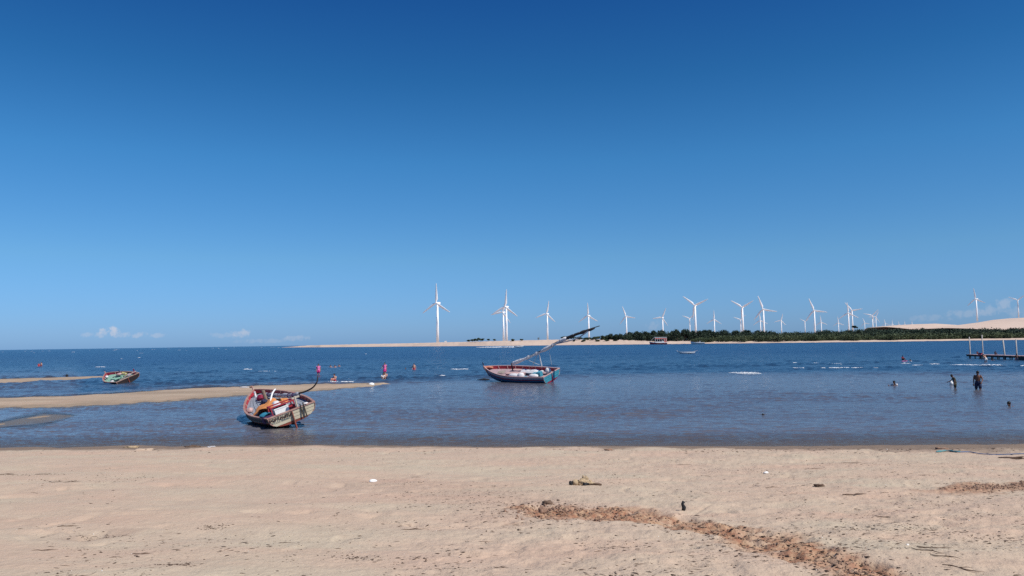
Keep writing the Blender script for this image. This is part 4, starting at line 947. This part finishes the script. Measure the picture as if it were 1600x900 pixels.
SIT = pose(pelvis=(0, 0, .16), chest=(0, .03, .46), neck=(0, .06, .68), head=(0, .10, .80), sl=(-.19, .03, .62), sr=(.19, .03, .62), el=(-.26, .18, .42), er=(.26, .18, .42), hl=(-.14, .42, .42), hr=(.14, .42, .42),
           pl=(-.10, .02, .14), pr=(.10, .02, .14), kl=(-.14, .42, .42), kr=(.14, .42, .42), al=(-.12, .55, .05), ar=(.12, .55, .05))
def water_at(u, v, dz): p = G(u, v); return (p.x, p.y, dz)
# the man
MAN = pose(neck=(0, .06, 1.44), head=(-.01, .13, 1.545), look=(-.1, .8, -.5), el=(-.27, .10, 1.12), hl=(-.20, .25, .95), er=(.23, -.03, 1.10), hr=(.24, .05, .84), kl=(-.12, .12, .50), al=(-.13, .08, .10), kr=(.12, -.05, .48), ar=(.13, -.15, .08))
person('person', 'shirtless man in dark shorts wading thigh deep with his head bowed, at the right', water_at(1528.6, 608, -.52), R(150), MAN, 1.76, 'skin_dark', bottom='navy')
BOY = pose(chest=(0, .06, 1.2), neck=(0, .14, 1.4), head=(0, .22, 1.5), look=(0, .7, -.7), sl=(-.17, .10, 1.34), sr=(.17, .10, 1.34), er=(.22, .24, 1.1), hr=(.2, .48, .98), el=(-.22, .1, 1.08), hl=(-.24, .12, .84))
person('person', 'boy in a dark vest bending over the water beside a white jug', water_at(1492.8, 606.5, -.36), R(75), BOY, 1.36, 'skin_dark', top='olive', bottom='olive')
person('person', 'person in pink top and magenta shorts standing above the bent yard tip', water_at(497.5, 586.5, -.25), R(180), STAND, 1.62, 'skin_tan', top='pink', bottom='magenta')
person('person', 'woman in pink and magenta standing in the water behind a crouching couple', water_at(601.3, 583, -.35), R(165), pose(er=(.32, .02, 1.12), hr=(.30, .2, .98)), 1.66, 'skin_tan', top='pink', bottom='pink', skirt='magenta')
person('person', 'crouching person in a white top in front of the standing woman in pink', water_at(598.7, 592.3, -.18), R(200), SIT, 1.5, 'skin_tan', top='canvas', bottom='navy')
person('person', 'crouching bare shouldered person at the right of the one in a white top', water_at(602.6, 592, -.1), R(160), SIT, 1.6, 'skin_light', bottom='navy')
person('person', 'person in orange red swimwear squatting at the edge of the sandbar', water_at(523.5, 597, -.04), R(150), SIT, 1.55, 'skin_light', bottom='redcloth')
person('person', 'tanned person in red shorts standing waist deep, rightmost of the bathers behind the bar', water_at(647, 578, -.72), R(170), STAND, 1.62, 'skin_light', bottom='redcloth')
person('person', 'bather with only head and shoulders out, left of the one in red shorts', water_at(634, 577, .02), R(150), SWIM, 1.5, 'skin_light')
for u, v, l in ((516.5, 573.8, 'swimmer at the left of the three floating side by side'), (523.5, 574, 'swimmer in the middle of the three floating side by side'), (530, 572.8, 'swimmer at the right of the three floating side by side')):
    person('person', l, water_at(u, v, .12), R(random.uniform(100, 200)), SWIM, 1.7, 'skin_light', group='bathers floating behind the sandbar')
person('person', 'bather in red at the left of the pair standing far out at the left', water_at(60.8, 572.6, -.85), R(200), STAND, 1.6, 'skin_light', top='redcloth')
person('person', 'bather at the right of the pair standing far out at the left', water_at(64.6, 572.6, -.8), R(160), pose(el=(-.3, .1, 1.2), hl=(-.4, .3, 1.2)), 1.7, 'skin_light', bottom='redcloth')
person('person', 'dark child sitting upright on the pale float in the breaking ripples', water_at(1410.2, 565, .12), R(200), SIT, 1.4, 'skin_dark', top='maroon')
person('person', 'bather holding the right end of the pale float', water_at(1423, 565.2, .1), R(90), SWIM, 1.7, 'skin_light', top='canvas')
person('person', 'swimmer in a white shirt alone in the pool, only head and shoulders showing', water_at(1398, 602, .1), R(120), SWIM, 1.6, 'skin_dark', top='canvas')
person('person', 'dark haired swimmer low in the water at the right edge, nearest the beach', water_at(1577.5, 634.5, .0), R(120), SWIM, 1.6, 'skin_dark')
person('person', 'bare backed tanned man in pale shorts bending down in front of the pier', water_at(1540, 566, -.35), R(15), pose(pelvis=(0, -.1, .8), chest=(0, .08, 1.06), neck=(0, .24, 1.22), head=(0, .32, 1.3), sl=(-.2, .16, 1.2), sr=(.2, .16, 1.2), er=(.28, .3, .98), el=(-.28, .3, .98), hl=(-.2, .4, .76), hr=(.2, .4, .76), pl=(-.1, -.1, .77), pr=(.1, -.1, .77)), 1.72, 'skin_tan', bottom='canvas')
person('person', 'dark swimmer in front of the middle of the pier', water_at(1551, 564, .12), R(180), SWIM, 1.6, 'skin_dark')
def pier_at(u, y_, dz): w = MP @ Vector((on_pier(u, 555, y_), y_, DZ + dz)); return (w.x, w.y, w.z)
person('person', 'dark child sitting on the pier edge between the two middle posts', pier_at(1555, .35, .02), R(180), SIT, 1.15, 'skin_dark', top='navy')
person('person', 'bather leaning at the pier beside the rightmost tall post', water_at(1589, 563.5, -.5), R(170), pose(el=(-.35, .1, 1.2), hl=(-.5, .25, 1.3)), 1.5, 'skin_dark', bottom='navy')
person('person', 'tiny dark haired child on the pier between the two leftmost posts', pier_at(1527, 1.0, .02), R(170), SIT, .95, 'skin_dark', top='maroon')
o = MB().box((0, 0, .05), (.95, .5, .10), (0, 0, 0)).build('red_mat', 'redcloth', None); w = pier_at(1531.5, .05, .03); o.location = w; o.rotation_euler = (R(60), 0, math.atan2(dirp.y, dirp.x)); tag(o, 'red cloth hanging over the front of the pier by the second post', 'cloth')
# jug, float, buoys
p = G(1486.5, 601.5); t = thing('jug', 'white plastic jug held above the water at the left of the boy', 'jug', (p.x, p.y, .02))
MB().tube([(0, 0, 0), (0, 0, .18), (0, 0, .26), (0, 0, .3)], [.13, .12, .05, .045], 10).build('jug_body', 'white', t, True); MB().tube([(0, .04, .28), (0, .12, .24), (0, .11, .1)], .012, 5).build('handle', 'white', t)
p = G(1416, 564.8); o = MB().ell((0, 0, .04), (.75, .28, .07), 14, 6).build('float_board', 'pink', None, True); o.location = p; tag(o, 'pale pink float board between two bathers in the ripples', 'float')
p = G(1192.3, 648.6); o = MB().ell((0, 0, .02), (.07, .05, .06), 10, 6).build('buoy', 'black', None, True); o.location = p; tag(o, 'small black buoy alone in the open pool', 'buoy')
p = G(104.5, 588.2); t = thing('buoy', 'small dark marker float near the end of the far left sandbar', 'buoy', (p.x, p.y, .02)); MB().ell((0, 0, .1), (.15, .15, .18), 10, 6).build('float', 'black', t, True); MB().tube([(0, 0, .2), (0, 0, .42)], .02, 5).build('stick', 'black', t)
p = G(580.5, 600.8, .1); t = thing('cap', 'small white cap with a dark thing beside it on the tip of the sandbar', 'cap', (p.x, p.y, .06)); MB().ell((0, 0, .05), (.26, .24, .16), 12, 8).build('crown', 'white', t, True); MB().box((-.35, 0, .06), (.18, .14, .1)).build('brim', 'navy', t)
p = G(381.5, 606.5, .12); o = MB().ell((0, 0, .03), (.4, .15, .06), 10, 6, None, .2, 3).build('rag', 'canvas', None, True); o.location = (p.x, p.y, .16); tag(o, 'white rag lying on the big sandbar left of the cream sterned boat', 'rag')
p = G(392.5, 606.8, .12); o = MB().ell((0, 0, .06), (.16, .14, .12), 8, 6, None, .25, 4).build('stone', 'clay', None, True); o.location = (p.x, p.y, .16); tag(o, 'brown stone right of the white rag on the sandbar', 'stone')

# ---------------------------------------------------------------- foam
def foam_strips(lst, name, label, seed, thick=.05, dens=1.0):
    V = []; Q = []; g = random.Random(seed); m = MB()
    for (ua, ub, v, h) in lst:
        n = max(3, int((ub - ua) * 1.1 * dens))
        for i in range(n):
            u = ua + (ub - ua) * (i + g.random()) / n; p = G(u, v + g.gauss(0, .3) * h); r = math.hypot(p.x, p.y); s = r / F
            e = math.sin(math.pi * min(1, max(0, (u - ua) / (ub - ua)))) ** .5
            m.ell((p.x, p.y, thick * .6 + .03), (s * g.uniform(.5, 1.5), s * g.uniform(.5, 1.8) * h, max(.008, thick * g.uniform(.3, 1.0) * e)), 7, 4, None, .25, g.randint(0, 999))
    return tag(m.build(name, 'foam', None, True), label, 'foam', kind='stuff')
foam_strips([(1266, 1297, 568.2, 1), (1300, 1350, 569, 1.1), (1230, 1263, 576, .7), (1276, 1372, 575.6, .35), (1408, 1422, 568.6, .8), (1425, 1443, 571.4, .6), (1453, 1467, 569.6, .9), (1484, 1530, 571, .4), (1530, 1566, 571.2, .9), (1593, 1612, 572.3, .8),
             (1236, 1246, 567.6, .6), (148, 165, 574, .45), (380, 394, 577.6, .45), (704, 732, 577.6, .7), (687, 696, 587.8, .5), (1138, 1186, 583.2, .18), (1150, 1190, 584.6, .3), (400, 440, 581, .3),
             (500, 560, 597.6, .3), (540, 552, 593.6, .5)],
            'wave_foam', 'thin white lines of foam on the small breaking waves', 5, .07)
g_ = random.Random(9)
foam_strips([(u, u + g_.uniform(2, 7), 548.4 - u * .0143 + g_.choice([.4, .8, 1.0, 1.6, 3.0, 8]) * g_.random() + .4, .22) for u in [g_.uniform(0, 470) for _ in range(26)]] +
            [(u, u + g_.uniform(2, 5), 552 - u * .0143 + g_.uniform(3, 20), .15) for u in [g_.uniform(0, 700) for _ in range(3)]], 'whitecaps', 'scattered whitecaps on the open sea towards the horizon', 6, .10, .8)
foam_strips([(744, 780, 543.3, .25), (765, 812, 542.9, .4), (790, 816, 542.8, .45)], 'boat_wake', 'long white wake behind the racing speedboat', 7, .4, 1.8)

# ---------------------------------------------------------------- things lying on the beach
def put(mb, u, v, name, m, label, cat, rotz=0, sink=0.0, smooth=True, group=None, rot=None):
    p = Gs(u, v); z = surf_z(p.x, p.y); o = mb.build(name, m, None, smooth); o.location = (p.x, p.y, z - sink); o.rotation_euler = rot or (0, 0, rotz); return tag(o, label, cat, group)
def stickmb(Ls, r, seed, bend=.22):
    g = random.Random(seed); r = r * .5; pts = [(-Ls / 2 + Ls * i / 5, g.uniform(-bend, bend) * Ls * .5, r + g.uniform(0, .6) * r) for i in range(6)]; return MB().tube(pts, [r * q for q in (.6, 1, .7, 1.15, .6, .2)], 6) if seed % 3 else MB().tube(pts, [r * q for q in (.6, 1, .7, 1.15, .6, .2)], 6).tube([pts[2], Vector(pts[2]) + Vector((Ls * .16, Ls * .10, r)), Vector(pts[2]) + Vector((Ls * .3, Ls * .13, r * .5))], [r * .7, r * .5, r * .2], 5)
def lump(s, seed, n=.3):
    m = MB().ell((0, 0, 0), (1, 1, 1), 16, 11); g = []
    for x, y, z in m.v:
        k = 1 + n * 2.2 * float(fbm(np.array(x * 1.7 + seed), np.array(y * 1.7 + z * 1.3), 3, seed, .6)); g.append((x * s[0] * k, y * s[1] * k, s[2] * (z * k + .35)))
    m.v = g; return m
put(lump((.075, .045, .035), 61, .15), 583, 751.5, 'cup', 'white', 'white crushed plastic cup on the sand left of centre', 'cup', .2)
p = Gs(913, 760); t = thing('coconut_husk', 'torn pale coconut husk with dark hollows on the middle of the beach', 'husk', (p.x, p.y, surf_z(p.x, p.y)))
for i_, (x_, y_, s_, m_, n_) in enumerate(((-.02, .03, (.10, .05, .06), 'husk', 'shell'), (.11, .05, (.07, .04, .035), 'husk', 'shell'), (-.17, .01, (.05, .04, .05), 'husk', 'fragment'), (-.24, -.01, (.03, .03, .045), 'black', 'fragment'), (.02, -.05, (.055, .03, .03), 'black', 'hollow_shade'), (.20, -.03, (.11, .02, .018), 'stick', 'fibre'), (.02, .07, (.06, .04, .11), 'husk', 'fragment'))):  # the black middle lump puts the shade inside the husk into colour
    o = lump(s_, 400 + i_, .42).build(n_, m_, t, True); o.location = (x_, y_, .012)
put(MB().tube([(0, 0, -.01), (.012, 0, .04), (-.008, .01, .085), (.01, 0, .12)], [.026, .03, .02, .022], 7), 1067.5, 795, 'driftwood_stub', 'black', 'small dark twisted stub of wood standing upright on the sand', 'driftwood')
put(lump((.075, .05, .045), 62), 855, 786, 'stone', 'stick', 'dark lump of earth at the left end of the clay gully', 'stone')
put(lump((.05, .04, .06), 63), 846, 800, 'stone', 'clay', 'pale reddish lump standing at the very tip of the clay gully', 'stone')
put(stickmb(.42, .022, 64), 1336, 772, 'driftwood_stick', 'stick', 'thick dark stick lying level on the sand right of centre', 'stick', .08)
put(lump((.10, .05, .03), 65), 1280, 756, 'driftwood_chip', 'stick', 'flat grey brown wood chip upper left of the thick dark stick', 'driftwood', -.3)
put(lump((.24, .14, .05), 66, .45), 206, 699.5, 'sand_clod', 'husk', 'brown clod at the water edge on the left, left of a paler one', 'clod')
put(lump((.36, .2, .045), 67, .45), 224, 702.5, 'sand_clod', 'sandbar', 'low pale sand clod at the water edge beside the brown one', 'clod')
put(lump((.28, .1, .05), 68), 303, 697.8, 'weed_clump', 'stick', 'dark clump of weed at the water edge above the cream boat side of the beach', 'weed')
put(lump((.12, .06, .035), 69, .5), 329, 698.2, 'rag', 'canvas', 'small white rag at the water edge right of the weed clump', 'rag')
put(lump((.16, .09, .035), 70, .5), 950, 703, 'clay_clod', 'clay', 'reddish brown clod just above the waterline in the middle', 'clod')
put(lump((.055, .03, .03), 71), 1197, 738.5, 'plastic_scrap', 'white', 'bluish white plastic scrap among twigs right of centre', 'litter')
put(lump((.016, .012, .01), 72), 1418, 851, 'shell', 'shell', 'small white shell low on the right of the beach', 'shell')
put(lump((.025, .02, .015), 73), 1386, 702, 'shell', 'shell', 'white shell at the water edge left of the blue rope', 'shell')
rp = [Gs(u, v) for u, v in ((1463, 706.5), (1480, 705.5), (1497, 707), (1515, 706.6), (1533, 708.2), (1560, 709.3), (1600, 710), (1625, 711))]
rp = smooth_pts([(q.x, q.y, surf_z(q.x, q.y) + .02) for q in rp], 5)
tag(MB().tube(rp[8:], .011, 6).build('rope', 'bluerope', None, True), 'blue rope stretched along the water edge at the right', 'rope')
tag(MB().tube([q + Vector((0, .02 * math.sin(i * 2.), .01)) for i, q in enumerate(rp[:12])], [.014 + .02 * (i * 7 % 5) / 4 for i in range(12)], 7).build('net_scrap', 'tealrope', None, True), 'tangled turquoise net at the left end of the blue rope', 'net')
put(lump((.28, .1, .03), 74, .6), 1580, 716.5, 'weed_clump', 'leaf', 'dark tangle of weed just below the blue rope', 'weed')
put(lump((.17, .1, .04), 75, .5), 1470, 701.5, 'clay_clod', 'clay', 'orange brown clod at the water edge above the turquoise net', 'clod')
SK_ = [(10, 743, .5, .0, 'dark stick at the left edge below the waterline'), (68, 742.5, .35, .05, 'thin dark stick second from the left edge in the upper left streak'), (85, 754, .28, -.1, 'short stick below the streak of sticks at the upper left'),
       (112, 753.5, .3, .2, 'thick short stick at the right of the lower streak at the upper left'), (107, 823.5, .24, .18, 'thin stick above the wind scarp at the lower left'), (70, 858, .26, .05, 'pale thin stick below the wind scarp at the lower left'),
       (224, 864, .22, -.06, 'dark thin stick lying level at the lower left'), (650, 746, .2, .1, 'short dark stick beside the white cup'), (443, 847.5, .1, .1, 'very short dark stick in the open sand left of centre'),
       (645, 826.5, .3, 0, 'thin stick lying level low in the left centre'), (652, 872, .16, 1.1, 'steeply pointing dark twig low in the left centre'), (665, 874, .14, -1.2, 'second steep dark twig right beside the first, low in the left centre'),
       (783, 891.5, .14, -.2, 'short pale stick at the bottom edge in the middle'), (1000, 883.5, .1, .05, 'short dark stick low in the middle right'), (1080, 839, .1, .7, 'short dark stick below the clay gully bend'),
       (934, 860, .09, .5, 'forked little twig low in the middle'), (1107, 742.5, .3, -.6, 'slanting thin stick at the upper right centre'), (1065, 726.5, .5, .1, 'wavy twig near the waterline right of centre'),
       (1271, 733, .4, .15, 'dark branch in the upper debris line right of centre'), (1330, 726, .5, .03, 'long level twig in the upper debris line'), (1443, 746, .2, 0, 'dark knotted twig in the open sand at the right'),
       (1207, 760.5, .25, -.1, 'small dark stick near the upper middle right'), (1462, 858.5, .34, -.12, 'grey fibrous palm piece low at the right'), (1450, 867, .3, -.7, 'first slanting dark stick of three at the lower right'),
       (1505, 890, .34, -.75, 'last slanting dark stick of three near the lower right corner'), (1478, 874, .26, -.6, 'middle slanting dark stick of three at the lower right'), (1217, 808.5, .16, .8, 'thin slanting straw at the right above the gully'), (1385, 808, .3, -.7, 'thin slanting straw in the right half of the beach')]
for i, (u, v, l_, a, lab) in enumerate(SK_): put(stickmb(l_, .006 + l_ * .018, 300 + i), u, v, 'driftwood_stick', 'stick', lab, 'stick', a)
# clay clods in the gully and litter: nobody could count them
def scatter(n, fn, size, name, m, label, seed, cat='debris', flat=.6, long=1.0, kind='stuff'):
    g = np.random.default_rng(seed); V = []; Q = []; k = 0; xs = []; ys = []
    xs, ys = fn(g, n); zs = base_z(xs, ys) + sand_relief(xs, ys)[0]
    n = len(xs); base = np.array([(1, 0, 0), (0, 1, 0), (-1, 0, 0), (0, -1, 0), (0, 0, 1), (0, 0, -1)], float); F_ = np.array([(0, 1, 4), (1, 2, 4), (2, 3, 4), (3, 0, 4), (1, 0, 5), (2, 1, 5), (3, 2, 5), (0, 3, 5)])
    s = size * np.exp(np.clip(g.normal(0, .6, n), -1.5, .95)); a = g.uniform(0, 6.28, n) if long == 1 else g.normal(0, .7, n)
    P_ = base[None] * (1 + .35 * g.normal(size=(n, 6, 1))) * np.stack([s * long, s / max(1, long * .35), s * flat], 1)[:, None, :]
    ca, sa = np.cos(a)[:, None], np.sin(a)[:, None]; x = P_[..., 0] * ca - P_[..., 1] * sa; y = P_[..., 0] * sa + P_[..., 1] * ca
    Vv = np.stack([x + xs[:, None], y + ys[:, None], P_[..., 2] + (zs + s * flat * .35)[:, None]], -1).reshape(-1, 3)
    Fq = (F_[None] + (np.arange(n) * 6)[:, None, None]).reshape(-1, 3)
    return tag(npmesh(name, Vv, Fq, m, smooth=False), label, cat, kind=kind)
def along(pts, w, tlo=0, thi=None):
    ws = np.array(w, float); pa_ = np.array(pts); k_ = np.arange(len(pts))
    def f(g, n):
        t = g.uniform(tlo, (thi or len(pts) - 1) - 1e-3, n); ww = np.interp(t, np.arange(len(ws)), ws) * .45
        return np.interp(t, k_, pa_[:, 0]) + g.normal(0, 1, n) * ww, np.interp(t, k_, pa_[:, 1]) + g.normal(0, 1, n) * ww
    return f
scatter(2600, along(TR, TRW * 1.0), .0055, 'clay_clods', 'clay', 'reddish clay clods strewn along the gully in the beach', 1, flat=.7)
scatter(900, along(TR, TRW * .9, 0, 2.2), .0095, 'clay_clods', 'clay', 'bigger reddish clods heaped at the left end of the gully', 2, flat=.8)
scatter(1500, along(TR, TRW * 1.2), .007, 'leaf_litter', 'leaf', 'dark bits of leaf and bark along the gully', 3, flat=.4, long=2.0)
scatter(1500, along(PATCH, [.45, .5, .5]), .009, 'clay_clods', 'clay', 'reddish clods of the earth patch at the right edge of the beach', 4)
def inpix(off):
    def f(g, n):
        m = n * 7; u = g.uniform(-150, 1750, m); v = 700 + 230 * g.random(m)
        k = fbm(u * .006, v * .02, 3, 333) + off + .25 * np.exp(-((u - 760) / 170) ** 2 - ((v - 790) / 60) ** 2) + .22 * ((u > 1150) & (v < 860)) + .15 * np.exp(-((u - 1050) / 250) ** 2 - ((v - 870) / 40) ** 2)
        ok = g.random(m) < np.clip(.3 + 1.6 * k, .02, 1) * np.interp(u, [300, 620], [.3, 1]); return GsV(u[ok][:n], v[ok][:n])
    return f
scatter(7000, inpix(0), .0055, 'leaf_litter', 'leaf', 'small dark bits of leaf and twig scattered over the whole beach', 5, flat=.35, long=2.2)
scatter(2200, inpix(-.1), .0036, 'twig_litter', 'stick', 'thin dry twigs and straws scattered over the beach', 6, flat=.4, long=6.0)
scatter(300, inpix(0), .004, 'shell_bits', 'shell', 'tiny pale shell fragments scattered over the beach', 7, flat=.5)
def tide(g, n):
    u = np.where(g.random(n) < .66, g.uniform(1050, 1700, n), g.uniform(-50, 1100, n)); return GsV(u, 701.5 + np.abs(g.normal(0, 3.2, n)))
scatter(700, tide, .012, 'tide_litter', 'leaf', 'line of weed and litter left by the tide at the water edge', 8, flat=.3, long=1.8)
CL = [(1460, 786, 60, 6), (1530, 803, 35, 12), (1340, 728, 60, 3), (1430, 827, 50, 4), (560, 872, 40, 6), (960, 850, 60, 12), (740, 785, 60, 18), (1330, 826, 40, 8), (280, 885, 25, 5), (200, 746, 60, 4), (330, 825, 30, 5), (1120, 735, 80, 5), (1560, 840, 50, 8)]
CL += [(150, 835, 45, 2.5), (60, 743, 70, 2), (130, 751, 90, 2), (1060, 725, 100, 3), (1400, 727, 150, 5), (620, 755, 60, 5), (700, 770, 90, 8), (850, 790, 60, 12), (1300, 700, 250, 2), (1460, 860, 110, 10), (1120, 880, 150, 12)]
CLA = np.array(CL, float)
def cl(g, n):
    c = CLA[g.integers(0, len(CL), n)]; return GsV(c[:, 0] + g.normal(0, .5, n) * c[:, 2], np.maximum(702, c[:, 1] + g.normal(0, .5, n) * c[:, 3]))
scatter(2600, cl, .0048, 'leaf_litter', 'leaf', 'denser patches of dark litter on the beach', 9, flat=.4, long=1.8)
